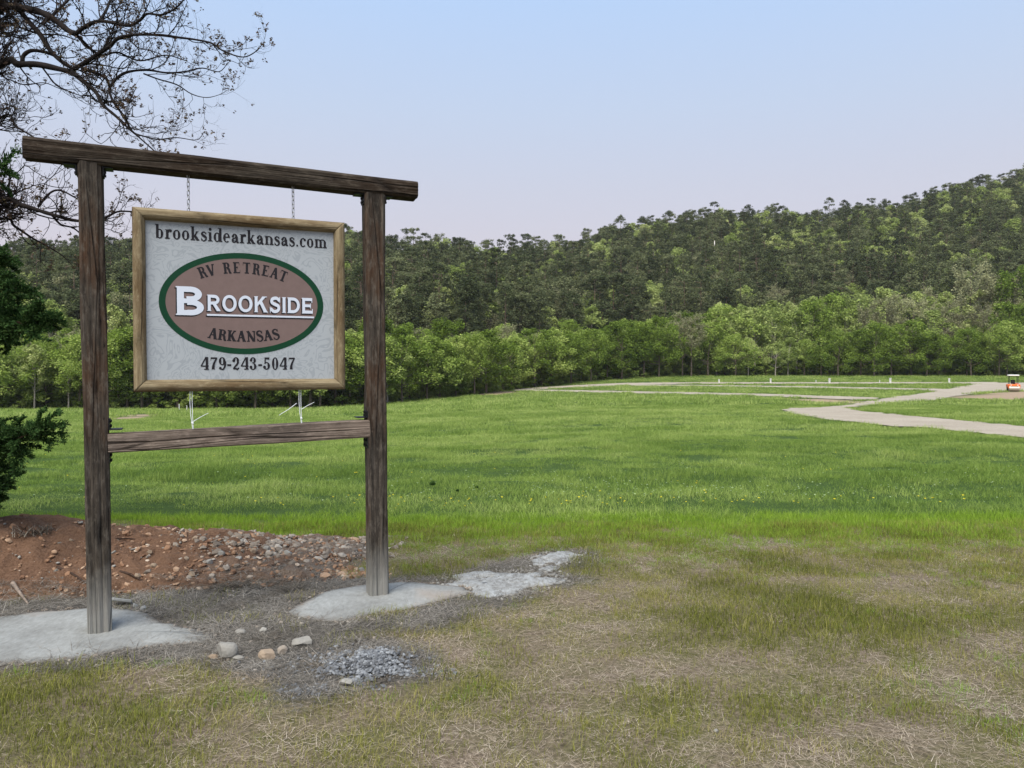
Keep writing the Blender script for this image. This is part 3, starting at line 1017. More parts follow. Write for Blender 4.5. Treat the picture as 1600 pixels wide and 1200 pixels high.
for i in np.where(single)[0]:
    cc = next((c_ for c_ in HCOLS if c_[0] <= px[i] < c_[1]), HCOLS[0] if px[i] < 0 else HCOLS[-1])[2]
    top = float(np.interp(px[i], _RPX, _RPY))
    low = float(np.interp(px[i], fpx, fpy))
    q = (py[i] - top) / max(1, low - top)
    band = 'on the skyline' if q < .12 else 'high on the slope' if q < .4 else 'halfway up the hill' if q < .68 else 'low on the slope'
    cells.setdefault((kind[i], cc, band), []).append(i)
hlabel = {}
for (kd, cc, band), ids in cells.items():
    ids.sort(key=lambda i: px[i])
    for n_, i in enumerate(ids):
        hlabel[i] = '%s %s %s' % (HILLK[kd][2], band, cc) + (', %s from left' % ORDW[min(n_, 38)] if len(ids) > 1 else '')
for i in np.where(single)[0]:
    nm, ms, lb, ct, gp = HILLK[kind[i]]
    q = hs[i] * (1.0, 1.0 + .22 * float(sstep(40, 110, Y[i] - treeline_Y(X[i] / Y[i]))), 1.05)[kind[i]]
    tree(nm, ms, X[i], Y[i], Z[i] - .3, q * rt.uniform(.9, 1.1), q, hlabel[i], ct, gp)
rest = ~single
def joined(pairs, nm):
    out = []
    for k, (a, b_) in enumerate(pairs):
        me = a.copy()
        me.materials.append(b_.materials[0])
        import bmesh
        bm = bmesh.new()
        bm.from_mesh(a)
        n0 = len(bm.faces)
        tl = bm.verts.layers.float.get('tint') or bm.verts.layers.float.new('tint')
        bm.from_mesh(b_)
        bm.faces.ensure_lookup_table()
        for f in bm.faces[n0:]:
            f.material_index = 1
        bm.to_mesh(me)
        bm.free()
        me.name = nm
        out.append(me)
    return out
def stuff_trees(nm, sel, pairs, label, sc_=1.0):
    k = int(sel.sum())
    q = hs[sel] * sc_
    scatter(nm, np.stack([X[sel], Y[sel], Z[sel] - .3], -1), rand_rot(k, rt, .02), np.stack([q, q, q], -1), rt.integers(0, len(pairs), k), np.zeros(k), variants(nm, joined(pairs, nm)), label)
stuff_trees('pine_forest', rest & (kind == 0), PINES, 'dark pine forest covering the upper hill')
stuff_trees('leafing_woods', rest & (kind == 1), SPRING, 'pale leafing trees scattered through the hill forest', 1.24)
stuff_trees('budding_woods', rest & (kind == 2), BARE, 'grey budding trees scattered through the hill forest', .95)

# a dead white trunk standing on the hillside
xs_, ys_ = at(1116, 424, 250)[:2]
zs_ = at(1116, 424, 250)[2]
sn = empty('dead_tree', (xs_, ys_, hill(xs_, ys_) - .5))
hh = at(1116, 376, 250)[2] - (hill(xs_, ys_) - .5)
mb = MB()
mb.add(*tube([(0, 0, 0), (.1, 0, hh * .4), (-.05, 0, hh * .75), (.05, 0, hh)], [.36, .32, .25, .10], 7))
mb.build('trunk', simple('bleached_wood', (.62, .58, .52), .9), sn, True)
mb = MB()
for a, zz in ((.4, .72), (2.6, .8), (4.4, .88), (1.3, .93)):
    mb.add(*tube([(0, 0, hh * zz), (1.0 * math.cos(a), 1.0 * math.sin(a), hh * zz + .9)], [.08, .03], 4))
mb.build('branch_stubs', bpy.data.materials['bleached_wood'], sn)
tag(sn, 'bleached bare trunk of a dead tree standing among dark pines on the hill', 'dead tree')

# ---- rows of trees at the far edge of the meadow
LANDMARKS = [(143, 'the sign\'s near post'), (583, 'the sign\'s far post'), (805, 'the tip of the gravel drives'), (1123, 'the first white pedestal'), (1296, 'the third white pedestal'), (1483, 'the last white pedestal'), (1582, 'the orange roller')]
ORD = ORDW
ROWTREES = []
def row(rowname, px0, px1, step, dY, top_x, top_y, pick, jit=.35, wfac=1.0):
    p = px0
    while p < px1:
        q = p + random.uniform(-jit, jit) * step
        u, _ = ray(q, 600)
        Yt = float(treeline_Y(u)) + dY + random.uniform(-2.5, 2.5)
        Xt = u * Yt
        z = float(terrain(Xt, Yt)) if dY < 18 else float(max(terrain(Xt, Yt), hill(Xt, Yt)))
        ztop = at(q, float(np.interp(q, top_x, top_y)) + random.gauss(0, 8), Yt)[2]
        ROWTREES.append((rowname, q, Xt, Yt, z, ztop - z, pick(q)))
        p += step * random.uniform(.8, 1.2)
FRX = [-300, 0, 200, 540, 620, 700, 800, 880, 960, 1010, 1060, 1100, 1150, 1250, 1330, 1450, 1560, 1600, 1800]
FRY = [520, 524, 512, 520, 514, 522, 514, 512, 512, 504, 492, 496, 512, 520, 512, 508, 504, 500, 498]
def pick1(q):
    r = random.random()
    if 1032 < q < 1105: return 'bare' if r < .6 else 'leafy'
    if q < 130: return 'pale' if r < .35 else 'leafy'
    return 'leafy' if r < .93 else 'pale'
row('front row', -150, 1780, 27, 1, FRX, FRY, pick1)
row('second row', -140, 1060, 30, 8, FRX, [y - 2 for y in FRY], lambda q: random.choice(['leafy', 'leafy', 'pale', 'bare']))
row('second row', 1085, 1780, 30, 9, [1000, 1104, 1127, 1180, 1212, 1280, 1400, 1600, 1800], [500, 484, 474, 476, 470, 474, 468, 470, 465], lambda q: random.choice(['leafy', 'pale', 'pale']) if q < 1330 else random.choice(['leafy', 'bare', 'pale', 'bare']))
row('back row', 1100, 1790, 27, 19, [1000, 1104, 1127, 1212, 1269, 1347, 1397, 1431, 1526, 1566, 1600, 1800], [486, 480, 468, 450, 455, 442, 434, 440, 438, 426, 420, 416], lambda q: 'bare' if (1350 < q < 1400 or 1430 < q < 1580) and random.random() < .7 else ('pale' if random.random() < .75 else 'leafy'))
row('back row', 60, 1080, 44, 20, [0, 540, 700, 900, 1060], [500, 505, 508, 505, 490], lambda q: random.choice(['pale', 'bare', 'leafy', 'pale']))
KINDS = {'leafy': (LEAFY, 11.0, 'broadleaf_tree', 'fresh green'), 'pale': (PALE, 16.0, 'young_leaf_tree', 'pale olive'), 'bare': (BARE, 15.0, 'bare_tree', 'grey budding')}
count = {}
for rn, q, x_, y_, z_, h_, kd in sorted(ROWTREES, key=lambda t: (t[0], t[1])):
    ms, h0, nm, adj = KINDS[kd]
    lm = [a for a in LANDMARKS if a[0] <= q]
    where, base = (lm[-1][1], 'past') if lm else (LANDMARKS[0][1], 'before')
    key = (rn, where, base)
    count[key] = count.get(key, 0) + 1
    o_ = ORD[min(count[key], 39) - 1]
    sxy = min(1.25, max(.62, (h_ / h0) ** .8)) * random.uniform(.8, 1.2)
    tree(nm, ms, x_, y_, z_ - .15, sxy, h_ / h0, '%s tree, %s in the %s %s %s' % (adj, o_, rn, 'rightward of' if base == 'past' else 'leftward of', where), 'tree', 'trees along the far edge of the meadow')

# dark undergrowth under and behind the trees
k = 900
u = rt.uniform(-.85, .85, k)
Yu = treeline_Y(u) + rt.uniform(1.5, 22, k)
leftish = rt.uniform(size=k) < np.where(u < .2, 1.0, .75)
Yu = np.where((u > .2) & (Yu < treeline_Y(u) + 6), Yu + 7, Yu)
Xu = u * Yu
Zu = np.maximum(terrain(Xu, Yu), hill(Xu, Yu))
s = rt.uniform(.5, 1.15, k)
scatter('undergrowth', np.stack([Xu, Yu, Zu - .1], -1), rand_rot(k, rt, .05), np.stack([s * 1.3, s * 1.3, s], -1), rt.integers(0, 4, k), np.zeros(k), variants('undergrowth', joined(SHRUB, 'shrub')), 'dense undergrowth beneath the trees')

# ------------------------------------------------------------------ the sign: timber frame
SIGN_O = np.array((-2.48, 4.60))
SIGN_A = math.atan2(.68, 1.556)
SPAN = 1.698
def s2w(s, d=0.0):
    """metres along the frame, metres in front of it -> world x, y"""
    return (SIGN_O[0] + s * math.cos(SIGN_A) + d * math.sin(SIGN_A), SIGN_O[1] + s * math.sin(SIGN_A) - d * math.cos(SIGN_A))

def wood(name, stops, stain=None, along='Z', crack=.5, splash=False):
    m, n, l, b = mat(name, .9, .15)
    c = n.new('ShaderNodeTexCoord')
    o = c.outputs['Object']
    sv = {'Z': (1, 1, .045), 'X': (.045, 1, 1)}[along]
    f1 = noise(n, l, o, 42, 6, .65, sv)
    f2 = noise(n, l, o, 150, 4, .7, sv)
    f3 = noise(n, l, o, 5, 4, .6, {'Z': (1, 1, .3), 'X': (.3, 1, 1)}[along])
    col = rampn(n, l, f1, stops)
    col = mixc(n, l, mathn(n, l, 'MULTIPLY', f2, .55), col, rampn(n, l, f2, [(.3, stops[0][1]), (.75, stops[-1][1])]))
    if stain:
        col = mixc(n, l, mathn(n, l, 'MULTIPLY', mathn(n, l, 'SUBTRACT', f3, .47), 5.0, True), col, mixc(n, l, f1, stain, tuple(v * .45 for v in stain)))
    f4 = noise(n, l, o, 30, 5, .75, {'Z': (1, 1, .35), 'X': (.35, 1, 1)}[along])
    col = mixc(n, l, mathn(n, l, 'MULTIPLY', mathn(n, l, 'SUBTRACT', f4, .50), 6.0, True), col, mixc(n, l, .6, col, stops[-1][1]))
    col = mixc(n, l, mathn(n, l, 'MULTIPLY', mathn(n, l, 'SUBTRACT', .42, f4), 7.0, True), col, stops[0][1])
    vor = N(n, 'ShaderNodeTexVoronoi', feature='DISTANCE_TO_EDGE', i_Scale=11.0)
    mp = n.new('ShaderNodeMapping')
    mp.inputs['Scale'].default_value = {'Z': (1, 1, .07), 'X': (.07, 1, 1)}[along]
    l.new(o, mp.inputs['Vector'])
    l.new(mp.outputs[0], vor.inputs['Vector'])
    ck = mathn(n, l, 'SUBTRACT', 1.0, mathn(n, l, 'MULTIPLY', vor.outputs['Distance'], 22.0, True), True)
    ck = mathn(n, l, 'MULTIPLY', ck, mathn(n, l, 'MULTIPLY', mathn(n, l, 'SUBTRACT', f3, .38), 4.0, True))
    ck = mathn(n, l, 'MULTIPLY', ck, crack)
    col = mixc(n, l, ck, col, (.012, .009, .007))
    if splash:
        sp = n.new('ShaderNodeSeparateXYZ')
        l.new(o, sp.inputs[0])
        z = mathn(n, l, 'ADD', mathn(n, l, 'SUBTRACT', .52, sp.outputs['Z']), mathn(n, l, 'MULTIPLY', mathn(n, l, 'SUBTRACT', f3, .5), .9))
        col = mixc(n, l, mathn(n, l, 'MULTIPLY', mathn(n, l, 'MULTIPLY', z, 2.2, True), .72), col, (.27, .27, .25))
    l.new(col, b.inputs['Base Color'])
    hgt = mathn(n, l, 'SUBTRACT', mathn(n, l, 'ADD', mathn(n, l, 'MULTIPLY', f1, .6), mathn(n, l, 'MULTIPLY', f2, .4)), mathn(n, l, 'MULTIPLY', ck, 1.2))
    bump(n, l, b, hgt, .9, .012)
    return m
m_post = wood('weathered_post', [(.28, (.006, .005, .0045)), (.46, (.029, .023, .018)), (.60, (.064, .052, .041)), (.76, (.14, .122, .10))], (.085, .046, .026), 'Z', .9, True)
m_beam = wood('dark_beam', [(.28, (.006, .0045, .0035)), (.46, (.024, .019, .014)), (.60, (.050, .040, .030)), (.76, (.10, .083, .064))], (.040, .027, .018), 'X', .85)
m_rail = wood('brown_rail', [(.25, (.06, .045, .036)), (.5, (.165, .128, .102)), (.8, (.28, .225, .185))], (.15, .12, .10), 'X', .8)
m_log = wood('peeled_log', [(.25, (.105, .076, .040)), (.5, (.225, .175, .105)), (.8, (.34, .285, .18))], (.17, .115, .06), 'X', .6)
m_steel = simple('black_steel', (.012, .012, .014), .5, .3)

def timber(length, sx, sy, axis_, seed, rough=.006, cham=.014, nl=150, gouges=()):
    """a rough-sawn timber: rounded rectangle swept along its length with grain furrows, splits and knocked edges"""
    per = 14
    ring = []
    hx_, hy_ = sx / 2, sy / 2
    cs = [(-hx_, -hy_), (hx_, -hy_), (hx_, hy_), (-hx_, hy_)]
    for k in range(4):
        a, b_ = np.array(cs[k]), np.array(cs[(k + 1) % 4])
        d = (b_ - a) / np.linalg.norm(b_ - a)
        for t in np.linspace(0, 1, per, endpoint=False):
            ring.append(a + d * cham + (b_ - a - 2 * d * cham) * t / (1 - 1 / per))
    ring = np.array(ring)
    m = len(ring)
    ts = np.linspace(0, 1, nl)
    nr = ring / np.linalg.norm(ring, axis=1)[:, None]
    ang = np.arctan2(ring[:, 1], ring[:, 0])
    RX, T = np.meshgrid(np.arange(m), ts, indexing='ij')
    A = ang[RX]
    ca, sa = np.cos(A) * 4.2, np.sin(A) * 4.2
    L = T * length
    d = rough * fbm(ca * 2.2, sa * 2.2, L * 1.3, seed, 4) + rough * .9 * vnoise(ca * .6, sa * .6, L * 1.1, seed + 7)
    fur = np.abs(vnoise(ca * 1.5, sa * 1.5, L * .45, seed + 13))
    d -= .013 * np.clip(1 - fur / .09, 0, 1) * sstep(-.2, .3, vnoise(ca * .5, sa * .5, L * .8, seed + 17))
    for (ga, gl, gw, gh, gd) in gouges:
        q = np.exp(-((A - ga) / gw) ** 2 - ((L - gl) / gh) ** 2)
        d -= gd * q
    w = 1 + .02 * vnoise(0, 0, L * .9, seed + 23)
    bx, by = .006 * vnoise(0, 3, L * .7, seed + 29), .006 * vnoise(5, 0, L * .7, seed + 31)
    x = ring[RX, 0] * w + nr[RX, 0] * d + bx
    y = ring[RX, 1] * w + nr[RX, 1] * d + by
    V = np.stack([x, y, L], -1).reshape(-1, 3)
    Fc = [tuple(f) for f in grid_faces(m, nl, True)]
    c0, c1 = len(V), len(V) + 1
    V = np.concatenate([V, [(0, 0, .0)], [(0, 0, length)]])
    for k in range(m):
        k2 = (k + 1) % m
        Fc.append((c0, k2 * nl, k * nl))
        Fc.append((c1, k * nl + nl - 1, k2 * nl + nl - 1))
    if axis_ == 'X':
        V = np.stack([V[:, 2], V[:, 0], V[:, 1]], -1)
    mb = MB()
    mb.add(V, Fc)
    return mb

frame = empty('timber_frame', (*SIGN_O, 0), SIGN_A)
tag(frame, 'weathered timber frame of two posts, top beam and lower rail standing on concrete', 'sign frame')
p1 = timber(2.82, .128, .140, 'Z', 901, .008, .016, 170, [(-1.2, .62, .25, .07, .03), (-1.35, 1.48, .2, .05, .02), (-1.0, 1.9, .12, .3, .008)]).build('post', m_post, frame)
p1.location = (0, 0, -.02)
p1.rotation_euler = (0, R(-.6), 0)
tag(p1, 'left post with a knot hole low down')
p2 = timber(2.80, .134, .136, 'Z', 933, .008, .015, 170, [(-1.0, .45, .2, .16, .018), (-1.9, 1.0, .2, .1, .01)]).build('post', m_post, frame)
p2.location = (SPAN, 0, -.03)
p2.rotation_euler = (0, R(-.5), 0)
tag(p2, 'right post with a battered edge')
bm_ = timber(2.33, .138, .114, 'X', 955, .006, .016, 170).build('top_beam', m_beam, frame)
bm_.location = (-.36, 0, 2.846)
bm_.rotation_euler = (0, R(.70), 0)
rl = timber(SPAN - .105, .088, .118, 'X', 977, .003, .007, 120).build('lower_rail', m_rail, frame)
rl.location = (.052, -.020, 1.143)
rl.rotation_euler = (0, R(-1.30), 0)
def bracket(sx_, s, z, w, h, d, label=None, up=1):
    mb = MB()
    mb.add(*box(0, 0, h / 2 * up, .006, w, h, .001))
    mb.add(*box(sx_ * d / 2, 0, 0, d, w * .98, .006, .001))
    for q in (.3, .75):
        mb.add(*tube([(0, -w * .2, h * q * up), (sx_ * .012, -w * .2, h * q * up)], .008, 6))
        mb.add(*tube([(0, w * .2, h * q * up), (sx_ * .012, w * .2, h * q * up)], .008, 6))
    o = mb.build('bracket', m_steel, frame)
    o.location = (s, 0, z)
    return o
bracket(-1, -.096, 2.778, .10, .055, .07, None, -1)
bracket(1, .044, 2.777, .10, .05, .05, None, -1)
bracket(-1, SPAN - .096, 2.758, .10, .06, .06, None, -1)
bracket(1, SPAN + .050, 2.756, .10, .05, .05, None, -1)
bracket(1, .0585, 1.220, .115, .065, .07, None, 1)
bracket(1, .0585, 1.085, .115, .07, .06, None, -1)
bracket(-1, SPAN - .0825, 1.252, .115, .045, .07, None, 1)
bracket(-1, SPAN - .0825, 1.118, .115, .075, .06, None, -1)

# ------------------------------------------------------------------ the hanging board
SW, SH, SZ = 1.28, 1.12, 2.002
sign = empty('hanging_sign', (*s2w(.832, .005), SZ), SIGN_A)
tag(sign, 'grey lettered sign board framed with peeled logs, hanging on two chains', 'sign')
FR = .075
def half_log(length, w, depth, seed):
    """a split log with mitred ends, round side forward (-Y), along X, outer edge at +Z"""
    nl, m = 90, 22
    th = np.linspace(0, math.pi, m)
    ts = np.linspace(-.5, .5, nl)
    TH, T = np.meshgrid(th, ts, indexing='ij')
    d = 1 + .05 * fbm(TH * 1.2, T * length * 3, 0, seed) + .05 * vnoise(TH * .5, T * length * 1.7, 0, seed + 5)
    zc = np.cos(TH)                              # +1 outer .. -1 inner
    z = w / 2 * np.sign(zc) * np.abs(zc) ** .85 * np.where(d > 1, 1, d)
    y = -depth * np.sin(TH) ** .75 * d
    x = T * (length + 2 * (z - w / 2))           # mitre
    V = np.stack([x, y, z], -1).reshape(-1, 3)
    Fc = [tuple(f) for f in grid_faces(m, nl)]
    Fc += [tuple(k * nl for k in range(m))[::-1], tuple(k * nl + nl - 1 for k in range(m))]
    nb = len(V)
    back = []
    for k in range(nl - 1):
        back.append((k, (m - 1) * nl + k, (m - 1) * nl + k + 1, k + 1))
    mb = MB()
    mb.add(V, Fc + back)
    return mb
for (L_, x_, z_, ry, sd) in ((SW, 0, SH / 2 - FR / 2, 0, 1), (SW, 0, -SH / 2 + FR / 2, 180, 2), (SH, -SW / 2 + FR / 2, 0, -90, 3), (SH, SW / 2 - FR / 2, 0, 90, 4)):
    o = half_log(L_, FR, .062, 60 + sd).build('frame_log', m_log, sign, True)
    o.location = (x_, 0, z_)
    o.rotation_euler = (0, R(ry), 0)
for (L_, x_, z_, ry, sd) in ((SW, 0, SH / 2 - FR / 2, 0, 5), (SW, 0, -SH / 2 + FR / 2, 180, 6), (SH, -SW / 2 + FR / 2, 0, -90, 7), (SH, SW / 2 - FR / 2, 0, 90, 8)):
    V, Fc = box(0, .022, 0, L_ - (.0 if ry in (0, 180) else 2 * FR), .036, FR * .96, .004)
    mb = MB(); mb.add(V, Fc)
    o = mb.build('back_batten', m_log, sign)
    o.location = (x_, 0, z_)
    o.rotation_euler = (0, R(ry), 0)

m_panel, n, l, b = mat('printed_panel', .45, .35)
c = n.new('ShaderNodeTexCoord')
wv = N(n, 'ShaderNodeTexNoise', i_Scale=7.0, i_Detail=1.5, i_Distortion=2.2)
l.new(c.outputs['Object'], wv.inputs['Vector'])
band = mathn(n, l, 'FRACT', mathn(n, l, 'MULTIPLY', wv.outputs['Fac'], 7.0))
col = rampn(n, l, band, [(.30, (.345, .375, .40)), (.38, (.285, .315, .34)), (.62, (.29, .32, .345)), (.72, (.345, .375, .40))])
l.new(col, b.inputs['Base Color'])
pw, ph = SW - 2 * FR + .016, SH - 2 * FR + .016
mb = MB()
mb.add(*box(0, -.0115, 0, pw, .007, ph))
mb.build('panel', m_panel, sign)
PANEL_Y = -.0155

m_black = simple('black_print', (.014, .013, .016), .5)
m_green = simple('green_print', (.003, .040, .017), .45, var=.08)
m_brown = simple('brown_print', (.165, .117, .108), .5, var=.06)
m_white = simple('white_print', (.56, .61, .70), .4, var=.02)
def disc(name, rx, rz, y, m, rin=None):
    k = 96
    a = np.arange(k) * 2 * math.pi / k
    V, Fc = [], []
    if rin:
        for t in a:
            V += [(rx * math.cos(t), y, rz * math.sin(t)), (rin[0] * math.cos(t), y, rin[1] * math.sin(t))]
        for q in range(k):
            q2 = (q + 1) % k
            Fc.append((2 * q, 2 * q2, 2 * q2 + 1, 2 * q + 1))
    else:
        V = [(rx * math.cos(t), y, rz * math.sin(t)) for t in a]
        Fc = [tuple(range(k))]
    mb = MB(); mb.add(V, Fc)
    o = mb.build(name, m, sign)
    o.location = (OX, 0, OZ)
    return o
OX, OZ = 0.0, -.004
ORX, ORZ = .497, .322
disc('oval_border', ORX, ORZ, PANEL_Y - .0010, m_green, (ORX - .038, ORZ - .036))
disc('oval_ground', ORX - .037, ORZ - .035, PANEL_Y - .0006, m_brown)

# ---- lettering, drawn stroke by stroke
class G:
    def __init__(s): s.p = []
    def rect(s, x0, y0, x1, y1):
        s.p.append([(x0, y0), (x1, y0), (x1, y1), (x0, y1)]); return s
    def poly(s, *pts):
        s.p.append(list(pts)); return s
    def stroke(s, pts, ws):
        P = np.array(pts, float)
        W = np.atleast_1d(np.asarray(ws, float))
        W = np.interp(np.linspace(0, 1, len(P)), np.linspace(0, 1, len(W)), W) if len(W) > 1 else np.full(len(P), W[0])
        T = np.gradient(P, axis=0)
        T /= np.linalg.norm(T, axis=1)[:, None] + 1e-9
        Nn = np.stack([-T[:, 1], T[:, 0]], -1)
        a, b_ = P + Nn * W[:, None] / 2, P - Nn * W[:, None] / 2
        for k in range(len(P) - 1):
            s.p.append([tuple(a[k]), tuple(b_[k]), tuple(b_[k + 1]), tuple(a[k + 1])])
        return s
    def arc(s, cx, cy, rx, ry, a0, a1, thick, thin, pw=1.0, k=28):
        """ellipse arc whose weight swells where it runs upright"""
        t = np.radians(np.linspace(a0, a1, k))
        w = thin + (thick - thin) * np.abs(np.cos(t)) ** pw
        ox, oy = np.cos(t), np.sin(t)
        for i in range(k - 1):
            q = []
            for j, sg in ((i, 0), (i, 1), (i + 1, 1), (i + 1, 0)):
                wx, wy = (w[j] if sg else 0), (thin if sg else 0)
                q.append((cx + (rx - wx) * ox[j], cy + (ry - wy) * oy[j]))
            s.p.append(q)
        return s
    def dot(s, cx, cy, r):
        s.p.append([(cx + r * math.cos(t), cy + r * math.sin(t)) for t in np.linspace(0, 2 * math.pi, 14, endpoint=False)]); return s

def spline(pts, k=10):
    P = np.array(pts, float)
    Q = np.concatenate([[2 * P[0] - P[1]], P, [2 * P[-1] - P[-2]]])
    out = []
    for i in range(1, len(Q) - 2):
        for t in np.linspace(0, 1, k, endpoint=(i == len(Q) - 3)):
            a, b_, c_, d_ = Q[i - 1], Q[i], Q[i + 1], Q[i + 2]
            out.append(.5 * ((2 * b_) + (c_ - a) * t + (2 * a - 5 * b_ + 4 * c_ - d_) * t * t + (3 * b_ - a - 3 * c_ + d_) * t ** 3))
    return np.array(out)

def glyphs(st, hr, sf, xh=.66):
    """st stem, hr hairline, sf serif reach; cap height 1"""
    D = {}
    h = hr
    def foot(g, x, y=0, l_=1, r_=1): return g.rect(x - sf * l_, y, x + st + sf * r_, y + h)
    def head(g, x, y=1, l_=1, r_=1): return g.rect(x - sf * l_, y - h, x + st + sf * r_, y)
    def sv(lo, hi, x0, x1, pts_w):
        return None
    # lower case
    g = G(); g.rect(.10, .02, .10 + st, 1); g.poly((.10 - sf, 1), (.10 + .01, 1), (.10 + .01, .94), (.10 - sf, .955)); g.arc(.36, .33, .27, .345, 0, 360, st, h, 1.2); D['b'] = (g, .70)
    g = G(); g.rect(.47, 0, .47 + st, 1); g.rect(.47 - sf, .955, .48, 1); g.rect(.47, 0, .47 + st + sf, h); g.arc(.32, .33, .27, .345, 0, 360, st, h, 1.2); D['d'] = (g, .72)
    g = G(); g.arc(.32, .33, .28, .345, 0, 360, st, h, 1.2); D['o'] = (g, .64)
    g = G(); g.arc(.31, .33, .27, .345, 48, 318, st, h, 1.2); g.dot(.47, .53, st * .52); D['c'] = (g, .57)
    g = G(); g.arc(.31, .33, .27, .345, 0, 312, st, h, 1.2); g.rect(.10, .335, .57, .335 + h); D['e'] = (g, .62)
    g = G(); g.rect(.36, .08, .36 + st, .47); g.arc(.30, .46, .19 + st * .1, .21, 0, 165, st, h); g.dot(.15, .47, st * .5); g.arc(.25, .17, .20, .185, 60, 360, st, h); g.stroke(spline([(.36 + st * .5, .12), (.36 + st * .7, .03), (.62, .06)]), h * 1.3); g.stroke(spline([(.28, .36), (.36, .38), (.40, .40)]), h * 1.2); D['a'] = (g, .64)
    g = G(); g.rect(.10, 0, .10 + st, .66); foot(g, .10); g.rect(.10 - sf, .615, .11, .66); g.arc(.355, .42, .135 + st, .24, 0, 160, st, h); g.rect(.49, 0, .49 + st, .43); foot(g, .49); D['n'] = (g, .73)
    g = G(); g.rect(.10, 0, .10 + st, .66); foot(g, .10); g.rect(.10 - sf, .615, .11, .66); g.arc(.335, .42, .12 + st, .24, 0, 160, st, h); g.rect(.455, 0, .455 + st, .43); foot(g, .455, 0, .8, .8); g.arc(.69, .42, .12 + st, .24, 0, 160, st, h); g.rect(.81, 0, .81 + st, .43); foot(g, .81); D['m'] = (g, 1.05)
    g = G(); g.rect(.10, 0, .10 + st, .66); foot(g, .10, 0, 1, 1.2); g.rect(.10 - sf, .615, .11, .66); g.stroke(spline([(.10 + st, .45), (.30, .60), (.42, .64)]), h * 1.4); g.dot(.44, .58, st * .55); D['r'] = (g, .54)
    g = G(); g.rect(.10, 0, .10 + st, .66); foot(g, .10); g.rect(.10 - sf, .615, .11, .66); g.dot(.10 + st / 2, .87, st * .62); D['i'] = (g, .38)
    g = G(); g.rect(.10, 0, .10 + st, 1); foot(g, .10); g.rect(.10 - sf, .955, .11, 1); g.stroke([(.10 + st, .24), (.52, .63)], h * 1.3); g.stroke([(.31, .40), (.57, .02)], st * 1.05); g.rect(.42, .615, .64, .66); g.rect(.46, 0, .70, h); D['k'] = (g, .73)
    P = spline([(.43, .50), (.36, .62), (.25, .635), (.14, .56), (.17, .44), (.30, .36), (.42, .27), (.44, .13), (.33, .02), (.20, .02), (.10, .15)])
    t = np.linspace(0, 1, len(P))
    W = h + (st * 1.05 - h) * np.exp(-((t - .5) / .22) ** 2)
    g = G(); g.stroke(P, W); g.poly((.44, .47), (.47, .47), (.47, .66), (.44, .66)); g.poly((.07, 0), (.10, 0), (.10, .21), (.07, .21)); D['s'] = (g, .54)
    g = G(); g.dot(.14, .075, .075); D['.'] = (g, .29)
    g = G(); g.rect(.04, .29, .36, .29 + st * .75); D['-'] = (g, .40)
    # capitals
    g = G(); g.rect(.12, 0, .12 + st, 1); foot(g, .12); head(g, .12, 1, 1, 0); g.arc(.40, .74, .30, .26, -90, 90, st, h); g.rect(.12, 1 - h, .41, 1); g.rect(.12, .48, .41, .48 + h); g.stroke(spline([(.44, .49), (.58, .40), (.63, .16), (.70, .02), (.80, .05)]), [st * .9] * 30 + [st * .45] * 11); D['R'] = (g, .82)
    g = G(); g.stroke([(.13, .99), (.40, 0)], st * 1.05); g.stroke([(.42, .02), (.67, .99)], h * 1.25); g.rect(.0, 1 - h, .27, 1); g.rect(.55, 1 - h, .80, 1); D['V'] = (g, .80)
    g = G(); g.rect(.12, 0, .12 + st, 1); head(g, .12, 1, 1, 0); foot(g, .12, 0, 1, 0); g.rect(.12, 1 - h, .66, 1); g.rect(.12, 0, .70, h); g.rect(.12, .48, .50, .48 + h); g.poly((.62, 1), (.66, 1), (.67, .72), (.645, .72)); g.poly((.66, 0), (.70, 0), (.72, .30), (.695, .30)); g.rect(.475, .36, .50, .64); D['E'] = (g, .78)
    g = G(); g.rect(.33, 0, .33 + st, 1); foot(g, .33, 0, 1.2, 1.2); g.rect(.04, 1 - h, .76, 1); g.poly((.03, .70), (.055, .70), (.08, 1), (.04, 1)); g.poly((.745, .70), (.77, .70), (.76, 1), (.72, 1)); D['T'] = (g, .80)
    g = G(); g.stroke([(.14, .01), (.39, .98)], h * 1.25); g.stroke([(.40, 1), (.68, .01)], st * 1.08); g.rect(.22, .32, .58, .32 + h); g.rect(.0, 0, .27, h); g.rect(.53, 0, .84, h); D['A'] = (g, .85)
    g = G(); g.rect(.12, 0, .12 + st, 1); foot(g, .12); head(g, .12); g.stroke([(.12 + st, .40), (.64, .98)], h * 1.25); g.stroke([(.38, .62), (.68, .02)], st * 1.05); g.rect(.54, 1 - h, .78, 1); g.rect(.55, 0, .84, h); D['K'] = (g, .86)
    g = G(); g.rect(.14, 0, .14 + h * 1.2, 1); g.rect(.04, 0, .30, h); g.stroke([(.15, .99), (.68, .02)], st * 1.05); g.rect(.03, 1 - h, .20, 1); g.rect(.67, 0, .67 + h * 1.2, 1); g.rect(.57, 1 - h, .83, 1); D['N'] = (g, .87)
    P = spline([(.55, .76), (.47, .94), (.30, .975), (.14, .86), (.17, .66), (.36, .53), (.54, .40), (.57, .20), (.43, .03), (.25, .03), (.12, .22)])
    t = np.linspace(0, 1, len(P))
    W = h + (st * 1.1 - h) * np.exp(-((t - .5) / .22) ** 2)
    g = G(); g.stroke(P, W); g.poly((.57, .70), (.60, .70), (.60, 1), (.57, 1)); g.poly((.08, 0), (.11, 0), (.11, .30), (.08, .30)); D['S'] = (g, .68)
    # figures
    g = G(); g.rect(.40, 0, .40 + st, 1); g.rect(.28, 0, .64, h); g.stroke([(.03, .27), (.43, .99)], h * 1.2); g.rect(.03, .25, .64, .25 + h); D['4'] = (g, .68)
